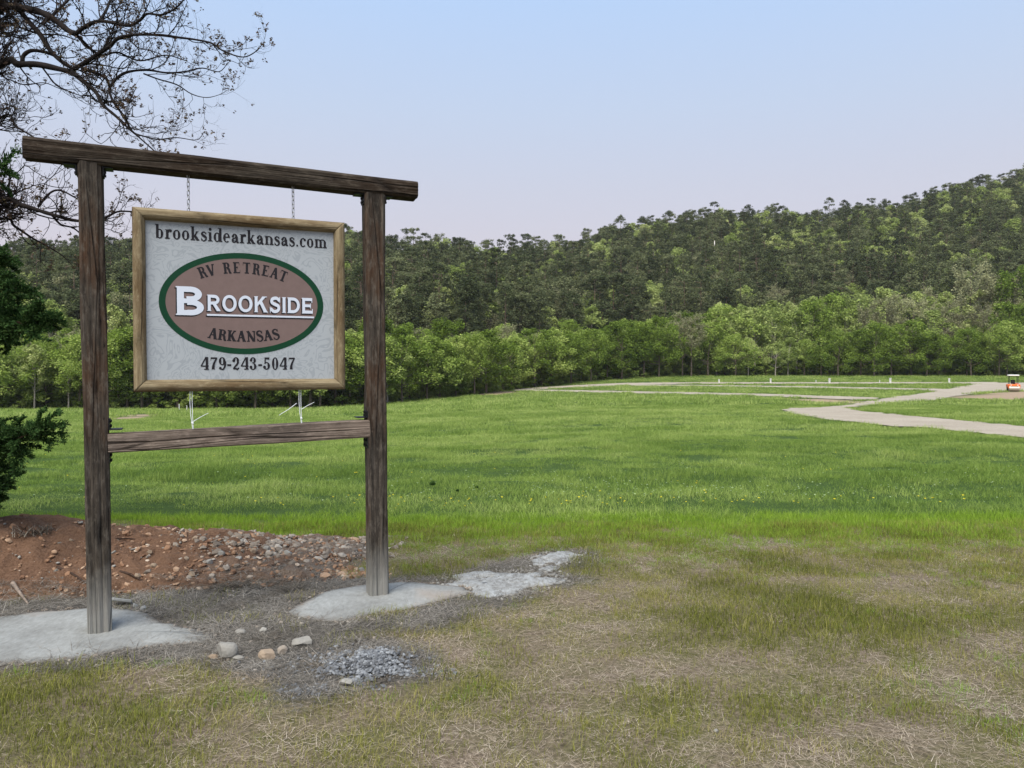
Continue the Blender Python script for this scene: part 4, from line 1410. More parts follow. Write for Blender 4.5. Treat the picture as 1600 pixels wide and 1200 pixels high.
    g = G(); g.rect(.08, .94 - h, .58, .98); g.poly((.06, .70), (.085, .70), (.11, .98), (.07, .98)); g.stroke(spline([(.56, .94), (.36, .55), (.28, .28), (.27, .03)]), np.linspace(h * 1.2, st * 1.25, 31)); D['7'] = (g, .62)
    g = G(); g.arc(.32, .68, .27, .32, 0, 360, st, h, 1.2); g.stroke(spline([(.56, .66), (.55, .35), (.42, .06), (.22, .04)]), np.linspace(st * .9, h * 1.2, 31)); g.dot(.17, .12, st * .55); D['9'] = (g, .64)
    g = G(); g.arc(.30, .73, .25, .27, -25, 170, st, h); g.dot(.12, .72, st * .6); g.stroke(spline([(.48, .62), (.38, .42), (.18, .20), (.09, .05)]), np.linspace(st * .9, h * 1.3, 31)); g.stroke(spline([(.08, .07), (.25, .09), (.42, .05), (.55, .16)]), np.array([st * .6] * 16 + list(np.linspace(st * .8, h, 15)))); D['2'] = (g, .64)
    g = G(); g.arc(.28, .755, .24, .245, -70, 165, st, h); g.dot(.12, .76, st * .55); g.arc(.28, .265, .28, .28, -165, 80, st, h); g.dot(.11, .21, st * .6); g.rect(.22, .515, .34, .515 + h); D['3'] = (g, .63)
    g = G(); g.rect(.12, .50, .12 + h * 1.2, .99); g.poly((.12, .99), (.54, .99), (.50, .99 - st * .9), (.12, .99 - st * .7)); g.arc(.28, .31, .29, .31, -165, 140, st, h); g.dot(.11, .21, st * .6); D['5'] = (g, .64)
    g = G(); g.arc(.32, .49, .27, .51, 0, 360, st, h, 1.2); D['0'] = (g, .64)
    return D
SERIF = glyphs(.19, .08, .075)
MEDIUM = glyphs(.20, .085, .075)
HEAVY = glyphs(.225, .10, .08)

def wide_caps():
    """heavy, wide capitals with small sharp spurs"""
    D = {}
    w, h, sp = .22, .19, .035
    def st(g, x, a=0, b_=1): return g.rect(x, a, x + w, b_).rect(x - sp, 0, x + w + sp, .045).rect(x - sp, .955, x + w + sp, 1)
    def bowl(g, x, y0, y1, rx):
        cy, ry = (y0 + y1) / 2, (y1 - y0) / 2
        g.rect(x - .12, y1 - h, x + .01, y1); g.rect(x - .12, y0, x + .01, y0 + h)
        return g.arc(x, cy, rx, ry, -90, 90, w, h, .9)
    g = G(); st(g, .06); bowl(g, .48, .47, 1, .37); bowl(g, .50, 0, .55, .41); g.rect(.2, .81, .5, 1); g.rect(.2, 0, .5, .18); g.rect(.2, .42, .5, .58); D['B'] = (g, .98)
    g = G(); st(g, .06); bowl(g, .52, .40, 1, .40); g.rect(.2, .82, .54, 1); g.rect(.2, .40, .54, .58); g.poly((.42, .42), (.68, .42), (.98, .045), (1.0, 0), (.72, 0)); D['R'] = (g, 1.04)
    g = G(); g.arc(.56, .5, .53, .52, 0, 360, w, h * .95, 1.0, 48); D['O'] = (g, 1.14)
    g = G(); st(g, .06); g.poly((.26, .36), (.26, .60), (.66, 1), (.94, 1)); g.poly((.44, .56), (.62, .70), (1.04, 0), (.76, 0)); g.rect(.62, .955, 1.0, 1); g.rect(.72, 0, 1.08, .045); D['K'] = (g, 1.10)
    P = spline([(.80, .74), (.66, .89), (.44, .915), (.24, .83), (.23, .65), (.46, .53), (.70, .44), (.75, .24), (.60, .10), (.36, .085), (.12, .26)])
    g = G(); g.stroke(P, .185 + .03 * np.sin(np.linspace(0, math.pi, len(P)))); g.rect(.80, .64, .86, 1); g.rect(.06, 0, .12, .36); D['S'] = (g, .94)
    g = G(); st(g, .06); D['I'] = (g, .36)
    g = G(); st(g, .06); g.rect(.2, 1 - h, .48, 1); g.rect(.2, 0, .48, h); g.arc(.46, .5, .54, .5, -90, 90, w, h, 1.0, 36); D['D'] = (g, 1.08)
    g = G(); st(g, .06); g.rect(.2, 1 - h, .84, 1); g.rect(.2, 0, .88, h); g.rect(.2, .41, .74, .59); g.rect(.80, .70, .86, 1); g.rect(.84, 0, .90, .30); g.rect(.70, .34, .75, .66); D['E'] = (g, .96)
    return D
WIDE = wide_caps()

def text_width(font, s, sp=0.0):
    return sum(font[c][1] + sp for c in s) - sp

def lettering(name, font, s, width, height, x0, z0, y, m, sp=0.02, curve=None, dx=0, dz=0):
    """flat letters, one mesh for each word; curve(t) -> (x, z, angle) for text on an arc"""
    tw = sum((font[c][1] + sp) if c != ' ' else .55 for c in s) - sp
    kx = width / tw
    pen, lift = 0.0, 0
    for word in s.split(' '):
        mb = MB()
        for ch in word:
            g, adv = font[ch]
            for P in g.p:
                Q = np.array(P, float)
                if curve is None:
                    X_, Z_ = x0 + (pen + Q[:, 0]) * kx, z0 + Q[:, 1] * height
                else:
                    cx_, cz_, an = curve((pen + adv / 2) / tw)
                    lx, lz = (Q[:, 0] - adv / 2) * kx, Q[:, 1] * height
                    X_ = cx_ + lx * math.cos(an) - lz * math.sin(an)
                    Z_ = cz_ + lx * math.sin(an) + lz * math.cos(an)
                lift = (lift + 1) % 60
                mb.add(np.stack([X_ + dx, np.full(len(X_), y - lift * 4e-6), Z_ + dz], -1), [tuple(range(len(P)))])
            pen += adv + sp
        pen += .55
        mb.build(name, m, sign)
yt = PANEL_Y - .0016
lettering('web_address', SERIF, 'brooksidearkansas.com', 1.035, .086, -.515, .380, yt, m_black, .03)
lettering('phone_number', MEDIUM, '479-243-5047', .575, .080, -.262, -.425, yt, m_black, .05)
def arc_top(t):
    a = R(90) + (0.5 - t) * R(90) * .95
    rx, rz = .372, .175
    x, z = rx * math.cos(a), rz * math.sin(a)
    return OX + x * 1.0 - .004, OZ + .018 + z, math.atan2(rz * math.cos(a), rx * math.sin(a)) * -1
lettering('top_lettering', HEAVY, 'RV RETREAT', .49, .070, 0, 0, yt, m_black, .03, arc_top)
def arc_bot(t):
    a = R(-90) + (t - .5) * R(50)
    rx, rz = .52, .22
    x, z = rx * math.cos(a), rz * math.sin(a)
    return OX + x, OZ - .022 + z, math.atan2(rz * math.cos(a), -rx * math.sin(a)) * 1.2
lettering('bottom_lettering', HEAVY, 'ARKANSAS', .45, .068, 0, 0, yt, m_black, .03, arc_bot)
BZ = OZ - .082
for nm, m_, dx_, dz_, yy, gr in (('name_shadow', m_black, -.007, -.008, yt, 0), ('name_lettering', m_white, 0, 0, yt - .0016, 0)):
    lettering(nm + '_initial', WIDE, 'B', .178, .178, -.405, BZ, yy, m_, 0, None, dx_, dz_)
    lettering(nm, WIDE, 'ROOKSIDE', .655, .102, -.222, BZ + .030, yy - .0002, m_, .055, None, dx_, dz_)
    mb = MB()
    mb.add([(-.222 + dx_, yy - .0004, BZ + dz_), (.436 + dx_, yy - .0004, BZ + dz_), (.436 + dx_, yy - .0004, BZ + .011 + dz_), (-.222 + dx_, yy - .0004, BZ + .011 + dz_)], [(0, 1, 2, 3)])
    mb.build(nm + '_underline', m_, sign)

# ---- chains and ties
m_zinc = simple('zinc_chain', (.42, .43, .45), .38, .85)
m_tie = simple('white_nylon', (.72, .76, .78), .5)
def link_mesh():
    k = 20
    P = []
    for t in np.linspace(0, 2 * math.pi, k, endpoint=False):
        cx_, cz_ = .0075 * math.cos(t), .0075 * math.sin(t)
        P.append((cx_, 0, cz_ + (.0085 if math.sin(t) >= 0 else -.0085)))
    P = np.array(P)
    V, Fc = [], []
    for q in range(k):
        T = P[(q + 1) % k] - P[q - 1]
        T /= np.linalg.norm(T)
        Nn = np.array((-T[2], 0, T[0]))
        for a in range(5):
            ang = a * 2 * math.pi / 5
            V.append(P[q] + .0028 * (math.cos(ang) * Nn + math.sin(ang) * np.array((0, 1, 0))))
    for q in range(k):
        for a in range(5):
            Fc.append((q * 5 + a, q * 5 + (a + 1) % 5, ((q + 1) % k) * 5 + (a + 1) % 5, ((q + 1) % k) * 5 + a))
    mb = MB(); mb.add(V, Fc)
    return mb.mesh('chain_link', m_zinc, True)
lk = link_mesh()
for s_, lb in ((.509, 'short zinc chain hanging above the web address, closer to the near post'), (1.139, 'short zinc chain hanging above the web address, closer to the far post')):
    z1, z0 = 2.80 - .012 * s_, SZ + SH / 2 - .01
    ch = empty('chain', (*s2w(s_, .018), z0), SIGN_A)
    tag(ch, lb, 'chain', 'chains holding the sign')
    nk = int(round((z1 - z0) / .0255))
    for q in range(nk):
        o = link('chain_link', lk, ch)
        o.location = (0, 0, (q + .5) * (z1 - z0) / nk)
        o.rotation_euler = (0, 0, R(90) * (q % 2) + R(35))
for s_, tails, lb in ((.512, ((.0, .035, .10, .06), (.0, -.02, .10, -.10)), 'white cable tie holding the board to the rail, near the tall near post'), (1.172, ((-.02, .13, -.115, -.075), (.01, .09, .08, .045)), 'white cable tie with two stiff tails, nearer the far post')):
    zb, zt = 1.200 + .0227 * s_, SZ - SH / 2 + .004
    ti = empty('cable_tie', (*s2w(s_, .03), zb), SIGN_A)
    tag(ti, lb, 'cable tie', 'cable ties under the sign')
    H_ = zt - zb
    mb = MB()
    mb.add(*tube([(-.004, 0, H_ + .03), (-.006, -.002, H_ * .7), (-.002, 0, H_ * .35), (.008, -.004, 0), (.008, .01, -.02)], .0021, 5))
    mb.add(*tube([(.008, 0, H_ + .03), (.007, .002, H_ * .7), (.008, 0, H_ * .35), (.012, -.002, 0), (.012, .01, -.02)], .0021, 5))
    mb.build('loop', m_tie, ti)
    mb = MB()
    mb.add(*box(.009, -.004, H_ * .14, .012, .008, .010, .002))
    mb.build('buckle', m_tie, ti)
    for (x0, z0, dx_, dz_) in tails:
        mb = MB()
        mb.add(*tube([(x0, -.003, z0), (x0 + dx_ * .5, -.012, z0 + dz_ * .55), (x0 + dx_, -.02, z0 + dz_)], [.0022, .002, .0014], 5))
        mb.build('tail', m_tie, ti)

# ------------------------------------------------------------------ concrete pads, spill
m_conc, n, l, b = mat('pale_concrete', .85, .2)
geo = n.new('ShaderNodeNewGeometry')
fa = noise(n, l, geo.outputs['Position'], 2.6, 6, .6)
fb = noise(n, l, geo.outputs['Position'], 40, 5, .7, (1, .5, 1))
fc = noise(n, l, geo.outputs['Position'], 1.3, 3, .6)
c = mixc(n, l, .4, rampn(n, l, fa, [(.3, (.13, .128, .118)), (.52, (.235, .24, .23)), (.75, (.32, .33, .32))]), rampn(n, l, fb, [(.3, (.14, .14, .13)), (.7, (.34, .35, .34))]))
c = mixc(n, l, mathn(n, l, 'MULTIPLY', mathn(n, l, 'SUBTRACT', fc, .56), 5.0, True), c, (.235, .19, .15))
l.new(c, b.inputs['Base Color'])
bump(n, l, b, fb, .35, .01)
def rimmed(c, lo):
    a = N(n, 'ShaderNodeAttribute', attribute_name='tint')
    e = mathn(n, l, 'ADD', a.outputs['Fac'], mathn(n, l, 'MULTIPLY', mathn(n, l, 'SUBTRACT', fb, .5), .5))
    return mixc(n, l, mathn(n, l, 'MULTIPLY', mathn(n, l, 'SUBTRACT', e, lo), 5.0, True), c, (.10, .085, .070))
l.new(rimmed(c, .90), b.inputs['Base Color'])
m_spill, n, l, b = mat('white_cement', .9, .15)
geo = n.new('ShaderNodeNewGeometry')
fb = noise(n, l, geo.outputs['Position'], 26, 6, .75, (1, .6, 1))
c = rampn(n, l, fb, [(.30, (.10, .092, .082)), (.47, (.24, .24, .23)), (.72, (.38, .395, .395))])
l.new(c, b.inputs['Base Color'])
bump(n, l, b, fb, .8, .02)
def slab(name, poly, thick, seed, rings=26, relief=.006, holes=0.0, m=None):
    P = np.array(dense(poly, .03))
    P = P + .020 * np.stack([vnoise(P[:, 0] / .07, P[:, 1] / .07, 0, seed), vnoise(P[:, 0] / .07, P[:, 1] / .07, 0, seed + 1)], -1) + .045 * np.stack([vnoise(P[:, 0] / .22, P[:, 1] / .22, 0, seed + 4), vnoise(P[:, 0] / .22, P[:, 1] / .22, 0, seed + 5)], -1)
    c0 = P.mean(0)
    k = len(P)
    rr = np.linspace(0, 1, rings)
    V = [(*c0, float(terrain(*c0)) + thick)]
    for r_ in rr[1:]:
        Q = c0 + (P - c0) * r_
        z = terrain(Q[:, 0], Q[:, 1]) + thick * (1 - r_ ** 5 * .8) + relief * fbm(Q[:, 0] / .35, Q[:, 1] / .25, 0, seed + 2)
        z = z - holes * sstep(-.02, .2, fbm(Q[:, 0] / .22, Q[:, 1] / .12, 0, seed + 3)) * r_
        V += [(q[0], q[1], zz) for q, zz in zip(Q, z)]
    V += [(q[0], q[1], float(terrain(*q)) - .03) for q in P]
    Fc = [(0, 1 + i, 1 + (i + 1) % k) for i in range(k)]
    for r_ in range(rings - 1):
        for i in range(k):
            i2 = (i + 1) % k
            a = 1 + r_ * k
            Fc.append((a + i, a + k + i, a + k + i2, a + i2))
    tn = np.concatenate([[0], np.repeat(rr[1:], k), np.ones(k)])
    mb = MB(); mb.add(V, Fc, tint=tn)
    return mb.build(name, m or m_conc, None, True, True)
tag(slab('concrete_pad', PAD1, .020, 11), 'wide flat concrete footing around the near post', 'concrete footing', 'footings of the sign posts')
tag(slab('concrete_pad', PAD2, .020, 22), 'flat concrete footing around the far post', 'concrete footing', 'footings of the sign posts')
for k_, q in enumerate(SPILLS):
    tag(slab('cement_spill', q, .016, 33 + 7 * k_, 44, .012, .030, m_spill), ('broad cracked patch of spilled cement beyond the far footing', 'small white patch of spilled cement at the grass edge', 'narrow streak of spilled cement joining the two patches', 'sliver of spilled cement')[k_], kind='structure')

# ------------------------------------------------------------------ stones
def ico():
    t = (1 + 5 ** .5) / 2
    V = np.array([(-1, t, 0), (1, t, 0), (-1, -t, 0), (1, -t, 0), (0, -1, t), (0, 1, t), (0, -1, -t), (0, 1, -t), (t, 0, -1), (t, 0, 1), (-t, 0, -1), (-t, 0, 1)], float)
    V /= np.linalg.norm(V[0])
    Fc = [(0, 11, 5), (0, 5, 1), (0, 1, 7), (0, 7, 10), (0, 10, 11), (1, 5, 9), (5, 11, 4), (11, 10, 2), (10, 7, 6), (7, 1, 8), (3, 9, 4), (3, 4, 2), (3, 2, 6), (3, 6, 8), (3, 8, 9), (4, 9, 5), (2, 4, 11), (6, 2, 10), (8, 6, 7), (9, 8, 1)]
    return V, Fc
def subdiv(V, Fc):
    V = [tuple(v) for v in V]
    cache, out = {}, []
    def mid(a, b_):
        key = (min(a, b_), max(a, b_))
        if key not in cache:
            m = (np.array(V[a]) + np.array(V[b_])) / 2
            cache[key] = len(V)
            V.append(tuple(m / np.linalg.norm(m)))
        return cache[key]
    for a, b_, c_ in Fc:
        x, y, z = mid(a, b_), mid(b_, c_), mid(c_, a)
        out += [(a, x, z), (b_, y, x), (c_, z, y), (x, y, z)]
    return np.array(V), out
ICO0 = ico()
ICO1 = subdiv(*ICO0)
ICO2 = subdiv(*ICO1)
def stone_mat(name, stops):
    m, n, l, b = mat(name, .9, .15)
    a = N(n, 'ShaderNodeAttribute', attribute_name='tint')
    geo = n.new('ShaderNodeNewGeometry')
    f = noise(n, l, geo.outputs['Position'], 45, 4, .7)
    l.new(rampn(n, l, mathn(n, l, 'ADD', a.outputs['Fac'], mathn(n, l, 'MULTIPLY', mathn(n, l, 'SUBTRACT', f, .5), .5), True), stops), b.inputs['Base Color'])
    bump(n, l, b, f, .5, .01)
    return m
m_rubble = stone_mat('dirty_rubble', [(0, (.11, .056, .034)), (.45, (.24, .140, .085)), (.75, (.35, .235, .155)), (1, (.46, .38, .30))])
m_greyrub = stone_mat('grey_rubble', [(0, (.11, .09, .072)), (.5, (.22, .185, .15)), (1, (.38, .34, .29))])
m_gravel = stone_mat('blue_grey_gravel', [(0, (.06, .063, .067)), (.5, (.145, .152, .162)), (1, (.30, .315, .33))])
m_stone = stone_mat('pale_stone', [(0, (.11, .10, .085)), (.5, (.205, .195, .175)), (1, (.33, .32, .29))])
m_tan = stone_mat('tan_stone', [(0, (.13, .095, .065)), (.5, (.23, .175, .125)), (1, (.35, .28, .21))])

def rock_arrays(n_, size_fn, pos, rng, base=ICO0):
    Vb, Fb = base
    Vb = np.array(Vb)
    k = len(Vb)
    V = Vb[None] * rng.uniform(.72, 1.25, (n_, k, 1))
    V = V * rng.uniform(.55, 1.3, (n_, 1, 3)) * np.array((1, 1, .7))
    a = rng.uniform(0, 6.283, n_)
    ca, sa = np.cos(a)[:, None], np.sin(a)[:, None]
    x = V[..., 0] * ca - V[..., 1] * sa
    y = V[..., 0] * sa + V[..., 1] * ca
    tl = rng.uniform(-.4, .4, (n_, 1))
    V = np.stack([x, y, V[..., 2] + x * tl], -1) * size_fn[:, None, None] + pos[:, None, :]
    Fc = np.array(Fb)[None] + (np.arange(n_) * k)[:, None, None]
    return V.reshape(-1, 3), Fc.reshape(-1, 3), np.repeat(np.clip(rng.normal(.5, .24, n_), 0, 1), k)
rs = np.random.default_rng(77)
def rubble(name, P2, lo, hi, m, label, pw=2.5, base=ICO0, sink=.2):
    k = len(P2)
    sz = lo + (hi - lo) * rs.uniform(size=k) ** pw
    pos = np.stack([P2[:, 0], P2[:, 1], ground(P2[:, 0], P2[:, 1]) + sz * .35 - sz * sink + .012 * (mound_h(P2[:, 0], P2[:, 1]) > .02)], -1)
    V, Fc, T = rock_arrays(k, sz, pos, rs, base)
    tag(link(name, tri_mesh(name, V, Fc, m, tint=T)), label, kind='stuff')
def sample(n_, x0, x1, y0, y1, fn):
    out = []
    while len(out) < n_:
        X_, Y_ = rs.uniform(x0, x1, 4000), rs.uniform(y0, y1, 4000)
        k = rs.uniform(size=4000) < fn(X_, Y_)
        out += list(zip(X_[k], Y_[k]))
    return np.array(out[:n_])
mnd_d = lambda X_, Y_: (mound_h(X_, Y_) > .004) * (.18 + .82 * sstep(-3.7, -2.6, X_))
rubble('rubble', sample(5200, -6.5, -1.0, 5.0, 7.0, mnd_d), .003, .026, m_rubble, 'tan and rust coloured rubble strewn over the dirt mound', 3.6)
rubble('rubble', sample(450, -4.5, -1.0, 5.0, 7.0, lambda X_, Y_: (mound_h(X_, Y_) > .004) * .6), .004, .020, m_stone, 'pale chips on the dirt mound', 2.2)
tail = lambda X_, Y_: np.exp(-((Y_ - (6.35 + (X_ + 2.1) * .28)) / .34) ** 2) * sstep(-2.8, -2.2, X_) * sstep(-.9, -1.3, X_)
rubble('rubble', sample(1100, -2.8, -.8, 5.4, 7.2, tail), .006, .038, m_greyrub, 'grey and tan rubble trailing from the mound to the far post', 2.5)
dist_d = lambda X_, Y_: in_poly(X_, Y_, DISTURBED) * 1.0
rubble('rubble', sample(900, -3.2, -.3, 3.7, 6.3, dist_d), .003, .016, m_greyrub, 'small stones in the disturbed soil between the footings', 2.5)
gp1, gp2 = flat(575, 1040), flat(478, 1078)
pile = lambda X_, Y_: np.clip(.75 + 1.6 * vnoise(X_ / .11, Y_ / .09, 0, 91), 0, 1) * np.exp(-((X_ - gp1[0]) / .17) ** 2 - ((Y_ - gp1[1]) / .16) ** 2)
def pile_h(X_, Y_): return .055 * np.exp(-((X_ - gp1[0]) / .17) ** 2 - ((Y_ - gp1[1]) / .15) ** 2)
P2 = sample(1900, -1.5, .1, 3.5, 4.6, pile)
sz = .004 + .011 * rs.uniform(size=len(P2)) ** 1.3
V, Fc, T = rock_arrays(len(P2), sz, np.stack([P2[:, 0], P2[:, 1], terrain(P2[:, 0], P2[:, 1]) + pile_h(P2[:, 0], P2[:, 1]) * rs.uniform(.5, 1, len(P2)) + sz * .3], -1), rs)
tag(link('gravel', tri_mesh('gravel', V, Fc, m_gravel, tint=T)), 'low heap of blue grey gravel on the grass', kind='stuff')
trail = lambda X_, Y_: np.exp(-((X_ - gp2[0]) / .10) ** 2 - ((Y_ - gp2[1]) / .05) ** 2) + .5 * np.exp(-((X_ - gp1[0] - .32) / .14) ** 2 - ((Y_ - gp1[1] + .10) / .05) ** 2) + .25 * np.exp(-((X_ - gp1[0] + .3) / .2) ** 2 - ((Y_ - gp1[1]) / .14) ** 2)
rubble('gravel', sample(420, -1.8, .3, 3.5, 4.6, trail), .004, .013, m_gravel, 'thin scatter of blue grey gravel around the heap', 1.3)
rubble('gravel', sample(700, -.75, .45, 4.6, 6.4, lambda X_, Y_: sum(in_poly(X_ + .08 * a, Y_ + .08 * c_, SPILLS[0]) for a in (-1, 0, 1) for c_ in (-1, 0, 1)) / 9 * .6), .003, .016, m_stone, 'crumbled white cement bits around the spill', 2.0)

def rock(px_, py_, wpx, hpx, m, seed, label, flat_=1.0, group=None, z=None, name='rock'):
    """one stone, facetted by planar cuts"""
    x_, y_ = flat(px_, py_)
    d = y_ / F
    r = np.random.default_rng(seed)
    V, Fc = ICO2
    V = np.array(V)
    for _ in range(9):
        nv = r.normal(size=3)
        nv /= np.linalg.norm(nv)
        c_ = r.uniform(.55, .85)
        e = np.maximum(0, V @ nv - c_)
        V = V - e[:, None] * nv
    V = V * (1 + .05 * vnoise(V[:, 0] * 4, V[:, 1] * 4, V[:, 2] * 4, seed))[:, None]
    V = V / np.abs(V).max(0)
    V = V * np.array((wpx * d / 2, wpx * d / 2 * .8, hpx * d / 2 * 1.15))
    mb = MB()
    mb.add(V, Fc, tint=float(r.uniform(.45, .8)))
    o = mb.build(name, m, None, False, True)
    gz = float(ground(x_, y_)) if z is None else z
    o.location = (x_, y_, gz + hpx * d * .40)
    tag(o, label, 'rock', group)
    return o
rock(355, 1025, 36, 27, m_stone, 1, 'blocky grey rock at the tip of the near concrete footing')
rock(474, 1006, 36, 15, m_stone, 2, 'smooth pale flat rock lying beyond the gravel heap')
rock(418, 1025, 30, 15, m_tan, 3, 'low tan rock between the blocky grey rock and the gravel heap')
rock(440, 1017, 20, 12, m_greyrub, 4, 'small dark brown rock beside the low tan rock')
rock(541, 1069, 22, 10, m_stone, 5, 'small pale rock in front of the gravel heap')
rock(411, 986, 13, 9, m_stone, 6, 'small white stone in dead grass above the low tan rock')
rock(375, 989, 18, 8, m_stone, 7, 'white flat stone just beyond the blocky grey rock')
rock(372, 1027, 20, 7, m_stone, 8, 'thin white chip in front of the blocky grey rock')
rock(333, 1027, 16, 7, m_tan, 9, 'small tan chip at the edge of the near footing')
# larger stones lying on the mound
def on_mound(px_, py_):
    u_, v_ = ray(px_, py_)
    Ys = np.arange(4.5, 8.5, .01)
    g_ = CAM_Z + v_ * Ys - ground(u_ * Ys, Ys)
    k_ = int(np.argmax(g_ <= 0))
    return u_ * Ys[k_], Ys[k_]
def mound_rock(px_, py_, wpx, hpx, m, seed, label, group='stones on the dirt mound'):
    x_, y_ = on_mound(px_, py_)
    o = rock(px_, py_, wpx * 1.0, hpx, m, seed, label, 1, group)
    s_ = y_ / flat(px_, py_)[1]
    o.scale = (s_, s_, s_)
    o.location = (x_, y_, float(ground(x_, y_)) + hpx * y_ / F * .25 + .012)
SX = [300, 327, 262, 345, 371, 240, 396, 418, 276, 307, 450, 476, 352, 330, 233, 110, 85, 215, 290, 377]
for k_, (px_, py_, w_, h_, mm) in enumerate([(300, 905, 13, 10, m_tan), (327, 884, 12, 9, m_stone), (262, 862, 12, 11, m_rubble), (345, 870, 13, 9, m_stone), (371, 878, 15, 9, m_stone), (240, 890, 11, 9, m_tan), (396, 866, 13, 8, m_tan),
        (418, 862, 14, 8, m_stone), (276, 895, 12, 8, m_rubble), (307, 846, 12, 8, m_tan), (450, 868, 14, 7, m_stone), (476, 864, 13, 7, m_tan), (352, 893, 14, 9, m_greyrub), (330, 905, 13, 8, m_greyrub), (233, 868, 10, 8, m_tan), (110, 850, 11, 7, m_tan), (85, 868, 10, 7, m_rubble), (215, 905, 11, 8, m_tan), (290, 878, 11, 9, m_tan), (377, 851, 12, 8, m_stone)]):
    mound_rock(px_, py_, w_, h_, mm, 40 + k_, ('tan', 'pale', 'rust brown', 'grey')[[m_tan, m_stone, m_rubble, m_greyrub].index(mm)] + ' stone on the mound, %s from the near post' % ORDW[sorted(SX).index(px_)])
rock(508, 906, 20, 8, m_rubble, 80, 'rust brown stone beside the far concrete footing')
rock(536, 902, 17, 8, m_rubble, 81, 'rusty tan stone closest to the far post', None)
rock(565, 896, 12, 8, m_stone, 82, 'pale stone touching the foot of the far post')
rubble('rubble', sample(260, -1.5, -.9, 5.5, 6.3, lambda X_, Y_: np.exp(-((X_ + 1.18) / .16) ** 2 - ((Y_ - 5.86) / .09) ** 2)), .006, .03, m_rubble, 'rusty rubble behind the far footing', 1.6)
def rim_pts(poly, n_, wob):
    P = np.array(dense(poly, .02))
    Q = P[rs.integers(0, len(P), n_)] + rs.normal(0, wob, (n_, 2))
    return Q
rubble('rubble', np.concatenate([rim_pts(PAD1, 700, .05), rim_pts(PAD2, 700, .05)]), .003, .013, m_greyrub, 'crumbs of stone and cement along the rims of the footings', 2.6, ICO0, .0)
rubble('rubble', np.concatenate([rim_pts(SPILLS[0], 500, .05), rim_pts(SPILLS[1], 260, .05)]), .003, .015, m_stone, 'white crumbs along the spilled cement', 2.2, ICO0, .0)
rubble('rubble', sample(150, -3, 5.5, 3.0, 7.2, lambda X_, Y_: (~in_poly(X_, Y_, PAD1) & ~in_poly(X_, Y_, PAD2) & (mound_h(X_, Y_) < 0)) * 1.0), .004, .013, m_stone, 'pale chips of stone lying about in the lawn', 2.0, ICO0, .0)
# slab of broken concrete behind the near post
mb = MB()
mb.add(*box(0, 0, 0, .115, .10, .02, .004))
o = mb.build('concrete_chunk', m_conc)
x_, y_ = flat(190, 948)
o.location = (x_, y_, .045)
o.rotation_euler = (R(-14), R(16), .5)
tag(o, 'tilted broken piece of concrete behind the foot of the near post', 'rubble')
rock(211, 951, 10, 8, m_spill, 83, 'white lump on the rear edge of the near footing')
rock(223, 955, 11, 8, m_spill, 84, 'white lump beside the dead grass behind the near footing')

# roots and sticks in the dirt
m_root = simple('dark_root', (.045, .028, .020), .95, var=.5, scale=20)
def stick(pts, r0, label, m=None):
    P = []
    for px_, py_, dz in pts:
        x_, y_ = on_mound(px_, py_)
        P.append((x_, y_, float(ground(x_, y_)) + dz))
    P = np.array(P)
    P = spline(P, 6)
    c_ = P[0].copy()
    mb = MB()
    mb.add(*tube(P - c_, np.linspace(r0, r0 * .4, len(P)), 7))
    o = mb.build('root', m or m_root, None, True)
    o.location = c_
    tag(o, label, 'root')
stick([(187, 896, .01), (203, 903, .02), (222, 911, .015), (240, 922, .01)], .011, 'dark root lying on the mound beside the near post')
stick([(90, 890, .01), (105, 897, .02), (122, 908, .02), (136, 914, .01)], .012, 'dark root on the dirt on the far side of the near post')
stick([(20, 918, .03), (30, 932, .03), (44, 946, .01)], .016, 'thick grey brown stick standing on the foot of the mound', simple('grey_stick', (.20, .16, .13), .95, var=.4))
stick([(180, 846, .02), (205, 848, .03), (230, 848, .01)], .006, 'thin root along the crest of the mound')
stick([(285, 905, .02), (310, 900, .02), (330, 908, .01)], .005, 'thin root among the rubble of the mound')

# dark tufts of weeds
def weed(px_, py_, size, label, m, nb=60, flat_=0.0):
    x_, y_ = hit(px_, py_)
    V, Fc, T = blades(nb, size * .4, size * .5, size, size * (.07 if not flat_ else .035), 1.0, 3, int(px_), flat_)
    o = link('weed_clump', tri_mesh('weed_clump', V, Fc, m, tint=T * .8))
    o.location = (x_, y_, float(ground(x_, y_)) - .01)
    tag(o, label, 'weed')
m_weed = leaf_mat('dark_weed', [(0, (.02, .05, .014)), (1, (.06, .11, .03))], .2)
m_deadweed = leaf_mat('dead_weed', [(0, (.06, .052, .042)), (.5, (.15, .13, .105)), (1, (.30, .26, .21))], .1)
weed(676, 768, .10, 'dark tuft of weeds alone in the meadow past the far post', m_weed, 90)
weed(745, 771, .065, 'smaller dark tuft of weeds in the meadow', m_weed)
weed(715, 776, .055, 'lowest dark weed tuft between two others in the meadow', m_weed)
